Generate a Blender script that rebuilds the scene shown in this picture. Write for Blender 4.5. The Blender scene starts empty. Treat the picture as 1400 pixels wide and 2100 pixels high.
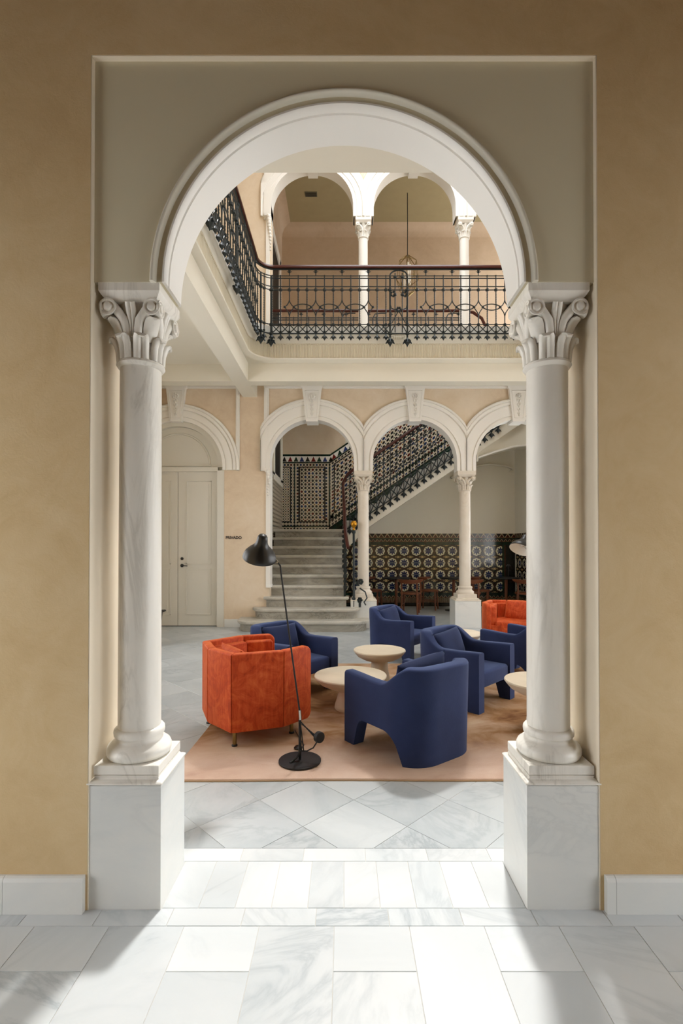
import bpy, math, random
from mathutils import Vector, Matrix, Euler

random.seed(7)
PI = math.pi
SC = bpy.context.scene
COL = SC.collection

# ------------------------------------------------------------------ camera, world, sun, exposure
F_PX, CX, HOR, EYE = 1010.0, 705.0, 1125.0, 1.35          # focal length in px, vanishing point, eye height
PITCH = 0.0093
cam_d = bpy.data.cameras.new('camera')
cam = bpy.data.objects.new('camera', cam_d)
COL.objects.link(cam)
cam.location = (0, 0, EYE)
cam.rotation_euler = (PI / 2 + PITCH, 0, 0)
cam_d.sensor_fit = 'HORIZONTAL'
cam_d.sensor_width = 36.0
cam_d.lens = 36.0 * F_PX / 1400.0
cam_d.shift_x = (700.0 - CX) / 1400.0
cam_d.shift_y = (HOR - F_PX * math.tan(PITCH) - 1050.0) / 1400.0
cam_d.clip_start = 0.02
SC.camera = cam

world = bpy.data.worlds.new('sky')
SC.world = world
world.use_nodes = True
wn = world.node_tree
for n in list(wn.nodes):
    wn.nodes.remove(n)
wo = wn.nodes.new('ShaderNodeOutputWorld')
wb = wn.nodes.new('ShaderNodeBackground')
wb.inputs['Color'].default_value = (0.975, 0.985, 1.0, 1)
wb.inputs['Strength'].default_value = 7.0
wn.links.new(wb.outputs[0], wo.inputs[0])

sun_d = bpy.data.lights.new('sun', 'SUN')
sun_d.energy = 3.3
sun_d.angle = math.radians(4.5)
sun_d.color = (1.0, 0.975, 0.94)
sun = bpy.data.objects.new('sun', sun_d)
COL.objects.link(sun)
sun_el, sun_slope = math.radians(60), 0.26                  # elevation, sideways run per metre of depth
sd = Vector((-sun_slope, -1, 0)).normalized() * math.cos(sun_el) + Vector((0, 0, -math.sin(sun_el)))
sun.rotation_euler = sd.to_track_quat('-Z', 'Y').to_euler()
sun.location = (2, 9, 14)

SC.view_settings.view_transform = 'Standard'
SC.view_settings.look = 'None'
SC.view_settings.gamma = 1.0
SC.view_settings.use_curve_mapping = False
SC.view_settings.exposure = 0.0
SC.cycles.max_bounces = 14
SC.cycles.diffuse_bounces = 8
SC.cycles.use_denoising = True

# ------------------------------------------------------------------ mesh helpers
class MB:
    def __init__(s):
        s.v, s.f, s.mi = [], [], []
    def add(s, vs, fs, mi=0):
        o = len(s.v)
        s.v += [tuple(p) for p in vs]
        s.f += [tuple(i + o for i in f) for f in fs]
        s.mi += [mi] * len(fs)
        return s
    def box(s, x0, x1, y0, y1, z0, z1, mi=0):
        vs = [(x, y, z) for z in (z0, z1) for y in (y0, y1) for x in (x0, x1)]
        return s.add(vs, [(0, 2, 3, 1), (4, 5, 7, 6), (0, 1, 5, 4), (2, 6, 7, 3), (0, 4, 6, 2), (1, 3, 7, 5)], mi)
    def loft(s, rings, loop=True, caps=True, closed=False, mi=0):
        n = len(rings[0]); vs = [p for r in rings for p in r]; fs = []
        m = len(rings)
        for i in range(m if closed else m - 1):
            a, b = i * n, ((i + 1) % m) * n
            for j in range(n if loop else n - 1):
                k = (j + 1) % n
                fs.append((a + j, a + k, b + k, b + j))
        if caps and loop and not closed:
            fs.append(tuple(range(n))[::-1]); fs.append(tuple((m - 1) * n + j for j in range(n)))
        return s.add(vs, fs, mi)
    def lathe(s, prof, n=24, c=(0, 0, 0), M=None, mi=0, cap=True):
        rings = []
        for r, z in prof:
            ring = []
            for j in range(n):
                a = 2 * PI * j / n
                p = Vector((r * math.cos(a), r * math.sin(a), z))
                if M is not None: p = M @ p
                ring.append((p.x + c[0], p.y + c[1], p.z + c[2]))
            rings.append(ring)
        return s.loft(rings, True, cap, mi=mi)
    def tube(s, pts, r, n=6, mi=0, closed=False):
        pts = [Vector(p) for p in pts]; rings = []; m = len(pts)
        ref = None
        for i, p in enumerate(pts):
            if closed: t = pts[(i + 1) % m] - pts[i - 1]
            else: t = pts[min(i + 1, m - 1)] - pts[max(i - 1, 0)]
            if t.length < 1e-9: t = Vector((0, 0, 1))
            t.normalize()
            if ref is None:
                ref = Vector((0, 0, 1)) if abs(t.z) < 0.9 else Vector((1, 0, 0))
            u = ref - t * ref.dot(t)
            if u.length < 1e-6: u = t.orthogonal()
            u.normalize(); ref = u; w = t.cross(u)
            rr = r[i] if isinstance(r, (list, tuple)) else r
            rings.append([tuple(p + (u * math.cos(2 * PI * j / n) + w * math.sin(2 * PI * j / n)) * rr) for j in range(n)])
        return s.loft(rings, True, not closed, closed, mi)
    def ball(s, c, r, n=8, sz=1.0, mi=0):
        k = max(3, n // 2)
        prof = [(r * math.sin(PI * i / k) + 1e-5, -r * sz * math.cos(PI * i / k)) for i in range(k + 1)]
        return s.lathe(prof, n, c, mi=mi)
    def prism(s, poly, y0, y1, mi=0):                        # poly in (x, z), extruded along y
        n = len(poly)
        vs = [(x, y0, z) for x, z in poly] + [(x, y1, z) for x, z in poly]
        fs = [tuple(range(n)), tuple(range(2 * n - 1, n - 1, -1))]
        fs += [(i, i + n, (i + 1) % n + n, (i + 1) % n) for i in range(n)]
        return s.add(vs, fs, mi)
    def slab(s, poly, z0, z1, ch=0.0, mi=0):                 # poly in (x, y), counter-clockwise; chamfered top edge
        n = len(poly)
        rings = [[(x, y, z0) for x, y in poly]]
        if ch > 0:
            rings.append([(x, y, z1 - ch) for x, y in poly])
            rings.append([(x, y, z1) for x, y in inset(poly, ch)])
        else:
            rings.append([(x, y, z1) for x, y in poly])
        return s.loft(rings, True, True, mi=mi)
    def xform(s, M):
        s.v = [tuple(M @ Vector(p)) for p in s.v]
        return s
    def mesh(s, name, mats, smooth=None):
        me = bpy.data.meshes.new(name)
        me.from_pydata(s.v, [], s.f)
        if not isinstance(mats, (list, tuple)): mats = [mats]
        for m in mats: me.materials.append(m)
        if len(mats) > 1:
            for p, i in zip(me.polygons, s.mi): p.material_index = i
        import bmesh
        b = bmesh.new(); b.from_mesh(me)
        bmesh.ops.recalc_face_normals(b, faces=b.faces)
        b.to_mesh(me); b.free()
        if smooth is not None:
            for p in me.polygons: p.use_smooth = True
            me.set_sharp_from_angle(angle=math.radians(smooth))
        me.update()
        return me
    def obj(s, name, mats, parent=None, smooth=None, **kw):
        return link(name, s.mesh(name, mats, smooth), parent, **kw)

def inset(poly, d):
    n = len(poly); out = []
    for i in range(n):
        a, b, c = Vector(poly[i - 1]), Vector(poly[i]), Vector(poly[(i + 1) % n])
        e1 = (b - a); e2 = (c - b)
        if e1.length < 1e-9 or e2.length < 1e-9: out.append(tuple(b)); continue
        e1.normalize(); e2.normalize()
        n1 = Vector((-e1.y, e1.x)); n2 = Vector((-e2.y, e2.x))
        m = n1 + n2
        k = m.dot(n1)
        out.append(tuple(b + m * (d / k if k > 0.2 else d / 0.2)))
    return out

def link(name, data, parent=None, loc=None, rot=None, label=None, cat=None, group=None, kind=None):
    o = bpy.data.objects.new(name, data)
    COL.objects.link(o)
    if parent is not None: o.parent = parent
    if loc is not None: o.location = loc
    if rot is not None: o.rotation_euler = rot
    return tag(o, label, cat, group, kind)

def tag(o, label=None, cat=None, group=None, kind=None):
    if label: o['label'] = label
    if cat: o['category'] = cat
    if group: o['group'] = group
    if kind: o['kind'] = kind
    return o

def thing(name, label, cat, loc=(0, 0, 0), rz=0.0, group=None):
    return link(name, None, None, loc, (0, 0, rz), label, cat, group)

def struct(o, label=None, cat=None):
    o['kind'] = 'structure'
    if label: o['label'] = label
    if cat: o['category'] = cat
    return o

def copy_tree(o, parent=None):
    c = o.copy(); COL.objects.link(c); c.parent = parent
    for ch in [x for x in ALLCH(o)]: copy_tree(ch, c)
    return c
def ALLCH(o): return [x for x in bpy.data.objects if x.parent is o]

def arc(cx, cy, r, a0, a1, n):
    return [(cx + r * math.cos(a0 + (a1 - a0) * i / n), cy + r * math.sin(a0 + (a1 - a0) * i / n)) for i in range(n + 1)]

def smoothstep(a, b, x):
    t = max(0.0, min(1.0, (x - a) / (b - a))); return t * t * (3 - 2 * t)

def U(px, py, Y):                                            # a point of the place at depth Y (level-camera reading)
    return Vector(((px - CX) * Y / F_PX, Y, EYE + (HOR - py) * Y / F_PX))

# ------------------------------------------------------------------ material helpers
def lin(h):
    if isinstance(h, str):
        h = h.lstrip('#'); c = [int(h[i:i + 2], 16) / 255 for i in (0, 2, 4)]
    else: c = h
    return tuple((x / 12.92 if x <= 0.04045 else ((x + 0.055) / 1.055) ** 2.4) for x in c) + (1.0,)

class Mat:
    def __init__(s, name, rough=0.6, spec=0.5, metal=0.0):
        s.m = bpy.data.materials.new(name); s.m.use_nodes = True
        s.t = s.m.node_tree; s.b = s.t.nodes['Principled BSDF']
        s.b.inputs['Roughness'].default_value = rough
        s.b.inputs['Specular IOR Level'].default_value = spec
        s.b.inputs['Metallic'].default_value = metal
    def n(s, typ, **kw):
        nd = s.t.nodes.new(typ)
        for k, v in kw.items(): setattr(nd, k, v)
        return nd
    def set(s, sock, v):
        if isinstance(v, bpy.types.NodeSocket): s.t.links.new(v, sock)
        elif isinstance(v, (str,)): sock.default_value = lin(v)
        else: sock.default_value = v
    def math(s, op, a, b=0.0, c=None, clamp=False):
        nd = s.n('ShaderNodeMath', operation=op); nd.use_clamp = clamp
        s.set(nd.inputs[0], a); s.set(nd.inputs[1], b)
        if c is not None: s.set(nd.inputs[2], c)
        return nd.outputs[0]
    def mix(s, f, a, b):
        nd = s.n('ShaderNodeMix', data_type='RGBA')
        s.set(nd.inputs[0], f)
        s.set(nd.inputs[6], lin(a) if isinstance(a, str) else a); s.set(nd.inputs[7], lin(b) if isinstance(b, str) else b)
        return nd.outputs[2]
    def pos(s):
        return s.n('ShaderNodeNewGeometry').outputs['Position']
    def objco(s):
        return s.n('ShaderNodeTexCoord').outputs['Object']
    def rnd(s):
        return s.n('ShaderNodeObjectInfo').outputs['Random']
    def sep(s, v):
        nd = s.n('ShaderNodeSeparateXYZ'); s.set(nd.inputs[0], v); return nd.outputs
    def comb(s, x, y, z):
        nd = s.n('ShaderNodeCombineXYZ')
        for i, v in enumerate((x, y, z)): s.set(nd.inputs[i], v)
        return nd.outputs[0]
    def vscale(s, v, sc):
        nd = s.n('ShaderNodeVectorMath', operation='MULTIPLY'); s.set(nd.inputs[0], v); nd.inputs[1].default_value = sc
        return nd.outputs[0]
    def vadd(s, a, b):
        nd = s.n('ShaderNodeVectorMath', operation='ADD'); s.set(nd.inputs[0], a); s.set(nd.inputs[1], b)
        return nd.outputs[0]
    def noise(s, v, scale=5, detail=4, rough=0.55, dist=0.0):
        nd = s.n('ShaderNodeTexNoise')
        s.set(nd.inputs['Vector'], v); nd.inputs['Scale'].default_value = scale; nd.inputs['Detail'].default_value = detail
        nd.inputs['Roughness'].default_value = rough; nd.inputs['Distortion'].default_value = dist
        return nd.outputs['Fac']
    def ramp(s, f, stops):
        nd = s.n('ShaderNodeValToRGB'); s.set(nd.inputs[0], f)
        e = nd.color_ramp.elements
        while len(e) < len(stops): e.new(0.5)
        for el, (p, c) in zip(e, stops):
            el.position = p; el.color = lin(c) if isinstance(c, str) else (c, c, c, 1)
        return nd.outputs[0]
    def bump(s, h, strength=0.2, dist=0.01):
        nd = s.n('ShaderNodeBump'); nd.inputs['Strength'].default_value = strength; nd.inputs['Distance'].default_value = dist
        s.set(nd.inputs['Height'], h); s.t.links.new(nd.outputs[0], s.b.inputs['Normal'])
    def col(s, v):
        s.set(s.b.inputs['Base Color'], lin(v) if isinstance(v, str) else v); return s
    def rough(s, v):
        s.set(s.b.inputs['Roughness'], v); return s

def plain(name, c, rough=0.6, spec=0.5, metal=0.0, var=0.0, scale=6.0, bump=0.0):
    m = Mat(name, rough, spec, metal)
    if var or bump:
        f = m.noise(m.pos(), scale, 5)
        c0 = Vector(lin(c)[:3])
        m.col(m.mix(m.ramp(f, [(0.3, 0.0), (0.7, 1.0)]), tuple(c0 * (1 - var)) + (1,), tuple(c0 * (1 + var)) + (1,)))
        if bump: m.bump(m.noise(m.pos(), scale * 12, 3), bump, 0.004)
    else: m.col(c)
    return m.m

def plaster(name, ca, cb, cc, brush=0.25):
    m = Mat(name, 0.9, 0.15)
    p = m.pos()
    f1 = m.noise(p, 0.8, 6, 0.62, 0.5)
    sw = m.noise(p, 3.2, 7, 0.72, 2.6)
    mx = m.math('ADD', m.math('MULTIPLY', f1, 0.7), m.math('MULTIPLY', sw, 0.3))
    m.col(m.ramp(mx, [(0.36, ca), (0.5, cb), (0.66, cc)]))
    g = m.math('ADD', m.noise(p, 26.0, 5, 0.65, 2.2), m.math('MULTIPLY', m.noise(p, 160, 2), 0.5))
    m.bump(g, brush, 0.004)
    return m.m

def marble(name, base, vein, stain, vscale=(3.0, 3.0, 0.8), rough=0.28, amount=0.55, perobj=False, tint=None):
    m = Mat(name, rough, 0.5)
    p = m.pos()
    if perobj:
        r = m.rnd()
        p = m.vadd(p, m.comb(m.math('MULTIPLY', r, 57.0), m.math('MULTIPLY', r, 31.0), m.math('MULTIPLY', r, 17.0)))
        ang = m.n('ShaderNodeVectorRotate', rotation_type='Z_AXIS')
        m.set(ang.inputs['Vector'], p); m.set(ang.inputs['Angle'], m.math('MULTIPLY', r, 5.0)); p = ang.outputs[0]
    q = m.vscale(p, vscale)
    cloud = m.noise(q, 0.9, 7, 0.62, 0.8)
    v = m.noise(q, 1.3, 8, 0.6, 2.2)
    vv = m.math('SUBTRACT', 1.0, m.math('MULTIPLY', m.math('ABSOLUTE', m.math('SUBTRACT', v, 0.5)), 13.0), clamp=True)
    vv = m.math('MULTIPLY', m.math('POWER', vv, 2.0), m.math('MULTIPLY', m.ramp(m.noise(q, 0.7, 2), [(0.45, 0.0), (0.7, 1.0)]), amount), clamp=True)
    c = m.mix(m.ramp(cloud, [(0.35, 0.0), (0.75, 1.0)]), base, stain)
    c = m.mix(vv, c, vein)
    if perobj:
        hs = m.n('ShaderNodeHueSaturation')
        hs.inputs['Saturation'].default_value = 1.0
        m.set(hs.inputs['Value'], m.math('ADD', 0.92, m.math('MULTIPLY', m.rnd(), 0.12)))
        m.set(hs.inputs['Color'], c); c = hs.outputs[0]
    m.col(c)
    m.rough(m.math('ADD', rough, m.math('MULTIPLY', cloud, 0.12)))
    return m.m
# ------------------------------------------------------------------ materials
M_WALL = plaster('tan_limewash', '#C2A87E', '#CDB58C', '#D6C19C')
M_WALL_R = plaster('pale_peach_limewash', '#CDB9A0', '#D7C6AE', '#DED0BC', 0.12)
M_WALL_U = plaster('upper_gallery_limewash', '#BAA48C', '#C5B098', '#CDB9A3', 0.12)
M_WHITE = plain('white_paint', '#E6E4DE', 0.55, 0.3, var=0.02, scale=1.5)
M_CREAM = plain('cream_paint', '#D8D4C6', 0.6, 0.3, var=0.02, scale=1.2)
M_JAMB = plain('pale_reveal_plaster', '#E3D8C4', 0.85, 0.2, var=0.03, scale=2.0, bump=0.08)
M_PANEL = plain('shaded_cream_paint', '#D0C8AE', 0.7, 0.25, var=0.02, scale=1.5)  # cream paint with the panel's shade mixed into its base colour
M_DOOR = plain('door_paint', '#D2D0C6', 0.5, 0.35)
M_MARBLE = marble('column_marble', '#EAE7DF', '#A39E92', '#DAD7CE', (3.2, 3.2, 0.6), 0.3, 0.7)
M_MARBLE2 = marble('plinth_marble', '#DDDDD8', '#A8ADAE', '#CBD0D0', (1.2, 1.2, 2.2), 0.3, 0.4)
M_COLR = marble('rear_column_marble', '#D9D2C5', '#B0A08A', '#CCC2B2', (3, 3, 2.0), 0.4, 0.4)
M_FLOOR = marble('floor_marble', '#D3D6D7', '#98A2A8', '#BCC3C6', (1.6, 0.6, 2.0), 0.24, 0.65, True)
M_TILE = marble('shaded_courtyard_marble', '#B9BEC0', '#828C91', '#9CA4A8', (1.5, 0.8, 2.0), 0.25, 0.6, True)  # same marble as the corridor slabs; darker base colour carries the courtyard shade
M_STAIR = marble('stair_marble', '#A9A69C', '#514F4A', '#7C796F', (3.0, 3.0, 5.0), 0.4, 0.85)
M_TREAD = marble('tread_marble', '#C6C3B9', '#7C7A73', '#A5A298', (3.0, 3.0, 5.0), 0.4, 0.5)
M_GROUT = plain('grout', '#D2D0CA', 0.9, 0.1)
M_IRON = plain('green_black_iron', '#232B2D', 0.42, 0.5, 0.3)
M_HAND = plain('mahogany_handrail', '#471A11', 0.28, 0.5)
M_BLACK = plain('black_metal', '#141415', 0.35, 0.5)
M_BLACKM = plain('matt_black_metal', '#1B1C1E', 0.55, 0.4)
M_STEEL = plain('bright_steel', '#B8B6B0', 0.25, 0.5, 1.0)
M_BRASS = plain('aged_brass', '#8E7A50', 0.35, 0.5, 1.0)
M_GOLD = plain('gold_ball', '#C08A2C', 0.3, 0.5, 1.0)
M_WHITEIN = plain('white_enamel', '#EDEBE6', 0.5)
M_STONE = plain('cream_stone', '#DFD3BE', 0.6, 0.3, var=0.05, scale=7, bump=0.04)
M_WOODD = plain('dark_walnut', '#6A3A20', 0.4, 0.4, var=0.2, scale=9)
M_CEILDIM = plain('dimming_ceiling_brown', '#6E5330', 0.7, 0.2, var=0.1, scale=5)
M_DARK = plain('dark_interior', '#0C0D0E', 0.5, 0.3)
M_GREEN = plain('dark_green_glaze', '#0E2A20', 0.12, 0.5, var=0.15, scale=8)
M_BLACKT = plain('black_glaze', '#0D0F10', 0.12, 0.5)
M_VENT = plain('vent_grey', '#6F6A58', 0.6)
M_GLASSLT = plain('lantern_tube', '#F4F2EA', 0.4)

def fabric(name, c, c2, sheen=0.3):
    m = Mat(name, 0.85, 0.2)
    p = m.objco()
    f = m.noise(p, 3.0, 5, 0.6)
    w = m.noise(m.vscale(p, (260, 260, 90)), 1.0, 2)
    m.col(m.mix(m.ramp(f, [(0.3, 0.0), (0.7, 1.0)]), c, c2))
    m.bump(w, 0.25, 0.002)
    m.b.inputs['Sheen Weight'].default_value = sheen
    m.b.inputs['Sheen Roughness'].default_value = 0.5
    m.b.inputs['Sheen Tint'].default_value = lin('#9FB4E0')
    return m.m
M_BLUE = fabric('navy_wool', '#222D52', '#2B3861', 0.3)
M_BLUEC = fabric('navy_cushion_wool', '#1C2444', '#232E52', 0.2)

def velvet(name):
    m = Mat(name, 0.62, 0.25)
    p = m.objco()
    f = m.noise(m.vscale(p, (6, 6, 5)), 1.2, 8, 0.68, 1.8)
    st = m.noise(m.vscale(p, (70, 70, 8)), 1.0, 3)
    k = m.math('ADD', m.math('MULTIPLY', f, 0.75), m.math('MULTIPLY', st, 0.25))
    m.col(m.ramp(k, [(0.34, '#93300F'), (0.47, '#B8441A'), (0.6, '#CB5C2C'), (0.75, '#D87444')]))
    m.b.inputs['Sheen Weight'].default_value = 0.55
    m.b.inputs['Sheen Roughness'].default_value = 0.35
    m.b.inputs['Sheen Tint'].default_value = lin('#FF9A60')
    m.bump(f, 0.12, 0.004)
    return m.m
M_VELVET = velvet('rust_velvet')

def rug_mat():
    m = Mat('abstract_rug_pile', 0.95, 0.1)
    p = m.pos()
    f = m.noise(m.vscale(p, (0.8, 1.1, 1)), 1.1, 5, 0.5, 0.5)
    g = m.noise(m.vscale(p, (1.4, 2.2, 1)), 1.7, 5, 0.6, 0.6)
    y = m.sep(p)[1]
    edge = m.math('DIVIDE', m.math('SUBTRACT', y, 2.85), 0.85, clamp=True)
    k = m.math('ADD', m.math('MULTIPLY', f, 0.55), m.math('MULTIPLY', g, 0.45))
    deep = m.ramp(k, [(0.38, '#6F4A2E'), (0.46, '#9A7450'), (0.53, '#B4957A'), (0.64, '#C8B29A')])
    pale = m.ramp(k, [(0.34, '#AE9080'), (0.46, '#C4A998'), (0.62, '#D2BCAC')])
    m.col(m.mix(m.ramp(m.math('ADD', edge, m.math('MULTIPLY', m.math('SUBTRACT', f, 0.5), 0.8)), [(0.35, 0.0), (0.8, 1.0)]), pale, deep))
    m.bump(m.noise(p, 350, 2), 0.5, 0.004)
    return m.m
M_RUG = rug_mat()
M_RUGE = plain('rug_edge', '#B79A7C', 0.95, 0.1)

def mosaic(name, cell, x0, z0, shear=0.0, big=0.30, small=0.16, along='X'):
    """white ground, dark octagons at cell centres, small coloured squares at the corners"""
    m = Mat(name, 0.16, 0.5)
    s = m.sep(m.pos())
    a = s[0] if along == 'X' else s[1]
    z = m.math('SUBTRACT', s[2], m.math('MULTIPLY', a, shear)) if shear else s[2]
    u = m.math('DIVIDE', m.math('SUBTRACT', a, x0), cell); v = m.math('DIVIDE', m.math('SUBTRACT', z, z0), cell)
    fu = m.math('ABSOLUTE', m.math('SUBTRACT', m.math('FRACT', u), 0.5)); fv = m.math('ABSOLUTE', m.math('SUBTRACT', m.math('FRACT', v), 0.5))
    d1 = m.math('MAXIMUM', m.math('MAXIMUM', fu, fv), m.math('MULTIPLY', m.math('ADD', fu, fv), 0.72))
    isbig = m.math('LESS_THAN', d1, big)
    gu = m.math('SUBTRACT', 0.5, fu); gv = m.math('SUBTRACT', 0.5, fv)
    issm = m.math('LESS_THAN', m.math('ADD', gu, gv), small)
    wn_ = m.n('ShaderNodeTexWhiteNoise', noise_dimensions='2D')
    m.set(wn_.inputs['Vector'], m.comb(m.math('ROUND', u), m.math('ROUND', v), 0.0))
    pick = m.ramp(wn_.outputs['Value'], [(0.0, '#6E1E16'), (0.26, '#1F3A2A'), (0.5, '#22345E'), (0.74, '#9A6B2A')])
    for e in [n for n in m.t.nodes if n.type == 'VALTORGB']: e.color_ramp.interpolation = 'CONSTANT'
    wb_ = m.n('ShaderNodeTexWhiteNoise', noise_dimensions='2D')
    m.set(wb_.inputs['Vector'], m.comb(m.math('FLOOR', u), m.math('FLOOR', v), 0.0))
    r2 = m.n('ShaderNodeValToRGB'); m.set(r2.inputs[0], wb_.outputs['Value']); r2.color_ramp.interpolation = 'CONSTANT'
    r2.color_ramp.elements[0].color = lin('#101216'); r2.color_ramp.elements[1].position = 0.7; r2.color_ramp.elements[1].color = lin('#541A14')
    e = r2.color_ramp.elements.new(0.82); e.color = lin('#1E2F58')
    c = m.mix(isbig, '#C9C1AE', r2.outputs[0])
    c = m.mix(issm, c, pick)
    m.col(c)
    return m.m
M_MOS = mosaic('star_mosaic', 0.086, 0.0, 1.78, big=0.33, small=0.2)
M_MOSF = mosaic('fine_key_mosaic', 0.058, 0.0, 1.78, big=0.26, small=0.2)
M_MOSS = mosaic('raking_mosaic', 0.098, 0.0, 1.78, shear=0.68, big=0.33, small=0.22)
M_MOSB = mosaic('border_mosaic', 0.075, 0.0, 1.775, big=0.33, small=0.12)
M_MOSBS = mosaic('raking_border_mosaic', 0.075, 0.0, 1.775, shear=0.68, big=0.33, small=0.12)
M_MOSY = mosaic('side_wall_mosaic', 0.086, 0.0, 1.78, along='Y')

def medallion():
    m = Mat('medallion_tile_glaze', 0.12, 0.5)
    s = m.sep(m.pos())
    u = m.math('ADD', m.math('DIVIDE', m.math('SUBTRACT', m.math('ADD', s[0], s[1]), 0.885 + 11.5), 0.2821), 0.5)
    v = m.math('DIVIDE', m.math('SUBTRACT', s[2], 0.321), 0.278)
    a = m.math('SUBTRACT', m.math('FRACT', u), 0.5); b = m.math('SUBTRACT', m.math('FRACT', v), 0.5)
    r = m.math('SQRT', m.math('ADD', m.math('MULTIPLY', a, a), m.math('MULTIPLY', b, b)))
    th = m.math('ARCTAN2', b, a)
    w8 = m.math('COSINE', m.math('MULTIPLY', th, 8.0))
    grain = m.noise(m.pos(), 30, 3)
    base = m.mix(m.ramp(grain, [(0.4, 0.0), (0.6, 1.0)]), '#14291F', '#0C1712')
    # brown lattice ring around each medallion
    ring = m.math('LESS_THAN', m.math('ABSOLUTE', m.math('SUBTRACT', r, 0.465)), 0.032)
    c = m.mix(ring, base, '#3E2417')
    # cream chain between the rows
    bb = m.math('SUBTRACT', 0.5, m.math('ABSOLUTE', b)); aa = m.math('SUBTRACT', 0.5, m.math('ABSOLUTE', a))
    dia = m.math('ADD', m.math('MULTIPLY', aa, 0.42), bb)
    c = m.mix(m.math('LESS_THAN', dia, 0.125), c, '#54301A')
    c = m.mix(m.math('LESS_THAN', m.math('ADD', dia, m.math('MULTIPLY', m.math('COSINE', m.math('MULTIPLY', aa, 44.0)), 0.03)), 0.10), c, '#BFA873')
    eye = m.math('ADD', m.math('POWER', m.math('SUBTRACT', aa, 0.075), 2.0), m.math('POWER', bb, 2.0))
    c = m.mix(m.math('LESS_THAN', eye, 0.0011), c, '#3A1D14')
    # cream petals ring, blue heart
    pet = m.math('LESS_THAN', r, m.math('ADD', 0.39, m.math('MULTIPLY', w8, 0.016)))
    c = m.mix(pet, c, '#CFCBAE')
    slit = m.math('LESS_THAN', m.math('ABSOLUTE', b), 0.014)
    lobes = m.math('LESS_THAN', r, m.math('ADD', 0.262, m.math('MULTIPLY', w8, 0.07)))
    vert = m.math('MULTIPLY', m.math('LESS_THAN', m.math('ABSOLUTE', a), 0.1), m.math('LESS_THAN', r, 0.36))
    c = m.mix(lobes, c, '#17254E')
    c = m.mix(m.math('MULTIPLY', slit, m.math('LESS_THAN', r, 0.3)), c, '#A8AA94')
    m.col(c)
    return m.m
M_MED = medallion()

def strip_mat(name, period, za, zb):
    """small triangles and lozenges along a narrow tile strip"""
    m = Mat(name, 0.14, 0.5)
    s = m.sep(m.pos())
    u = m.math('FRACT', m.math('DIVIDE', m.math('ADD', s[0], s[1]), period))
    v = m.math('DIVIDE', m.math('SUBTRACT', s[2], za), zb - za)
    t = m.math('MULTIPLY', m.math('ABSOLUTE', m.math('SUBTRACT', u, 0.5)), 2.0)
    tri = m.math('LESS_THAN', m.math('ABSOLUTE', m.math('SUBTRACT', t, v)), 0.13)
    low = m.math('LESS_THAN', v, 0.16)
    c = m.mix(m.math('GREATER_THAN', t, v), '#15100E', '#3B1512')
    c = m.mix(tri, c, '#A89A78')
    c = m.mix(low, c, '#6C4A2C')
    m.col(c)
    return m.m
M_FRIEZE = strip_mat('frieze_tile', 0.141, 1.595, 1.70)
M_BAND = strip_mat('band_tile', 0.094, 1.51, 1.567)
M_BAND2 = strip_mat('lower_band_tile', 0.094, 0.195, 0.25)
M_STRIPE = strip_mat('base_stripe_tile', 0.03, 0.0, 0.3)

def fluted():
    m = Mat('fluted_frieze_paint', 0.6, 0.3)
    s = m.sep(m.pos())
    w = m.math('SINE', m.math('MULTIPLY', m.math('ADD', s[0], s[1]), 2 * PI / 0.024))
    m.col('#D9D0B8')
    m.bump(w, 0.8, 0.006)
    return m.m
M_FLUTE = fluted()

# ------------------------------------------------------------------ the place: measures
Y0, Y1 = 1.85, 2.13                        # near and far face of the entrance wall
XJ = 0.958                                 # half width of the framed opening
ZT = 3.222                                 # its head
ARC_Z, ARC_R = 2.366, 0.689                # entrance arch
YB, YB2 = 8.5, 8.72                        # arcade wall
YR = 11.55                                 # rear wall of the stair hall
XL, XR = -3.6, 5.0                         # courtyard side walls
BX, BY = -1.50, 7.69                       # inner faces of the gallery beams (left, rear)
ZB, ZS, ZF = 3.97, 4.24, 4.79              # beam underside, gallery soffit, gallery floor
ZROOF = 8.91
ACX = [-0.55, 1.225, 3.0]                  # arcade arch centres
AR, ARO = 0.73, 1.085
CZ, SZ = 2.852, 2.688                      # lower arch centre and springing

# ------------------------------------------------------------------ floors
floor = MB()
floor.box(-4.6, 5.4, -4.2, 12.0, -0.2, -0.0025)
floor = struct(floor.obj('floor', M_GROUT), 'marble floor of corridor and courtyard laid in slabs and tiles', 'floor')

G = 0.0011                                 # half a joint
def paving(name, x0, x1, y0, y1, mat=None):
    p = [(x0 + G, y0 + G), (x1 - G, y0 + G), (x1 - G, y1 - G), (x0 + G, y1 - G)]
    return MB().slab(p, -0.02, random.uniform(-0.0006, 0.0), 0.0007).obj(name, mat or M_FLOOR, floor)
# corridor: long slabs laid towards the opening, staggered cross joints
cols = [-3.78 + 0.2675 * i for i in range(29)]
for i in range(28):
    xa, xb = cols[i] , cols[i + 1]
    off = [1.585, 1.18][i % 2] if i % 2 else 1.18
    off = 1.585 if i % 2 == 0 else 1.10
    ys = [1.775, off] + [off - 0.72 * k for k in range(1, 6)]
    for ya, yb in zip(ys[1:], ys[:-1]):
        if abs((xa + xb) / 2) > 2.2 and yb < 0.4: continue
        paving('paving_slab', xa, xb, ya, yb)
for i in range(-11, 12):
    xa = -0.018 + 0.2665 * i - 0.085
    paving('paving_slab', xa, xa + 0.2665, 1.775, 1.863)
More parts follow.
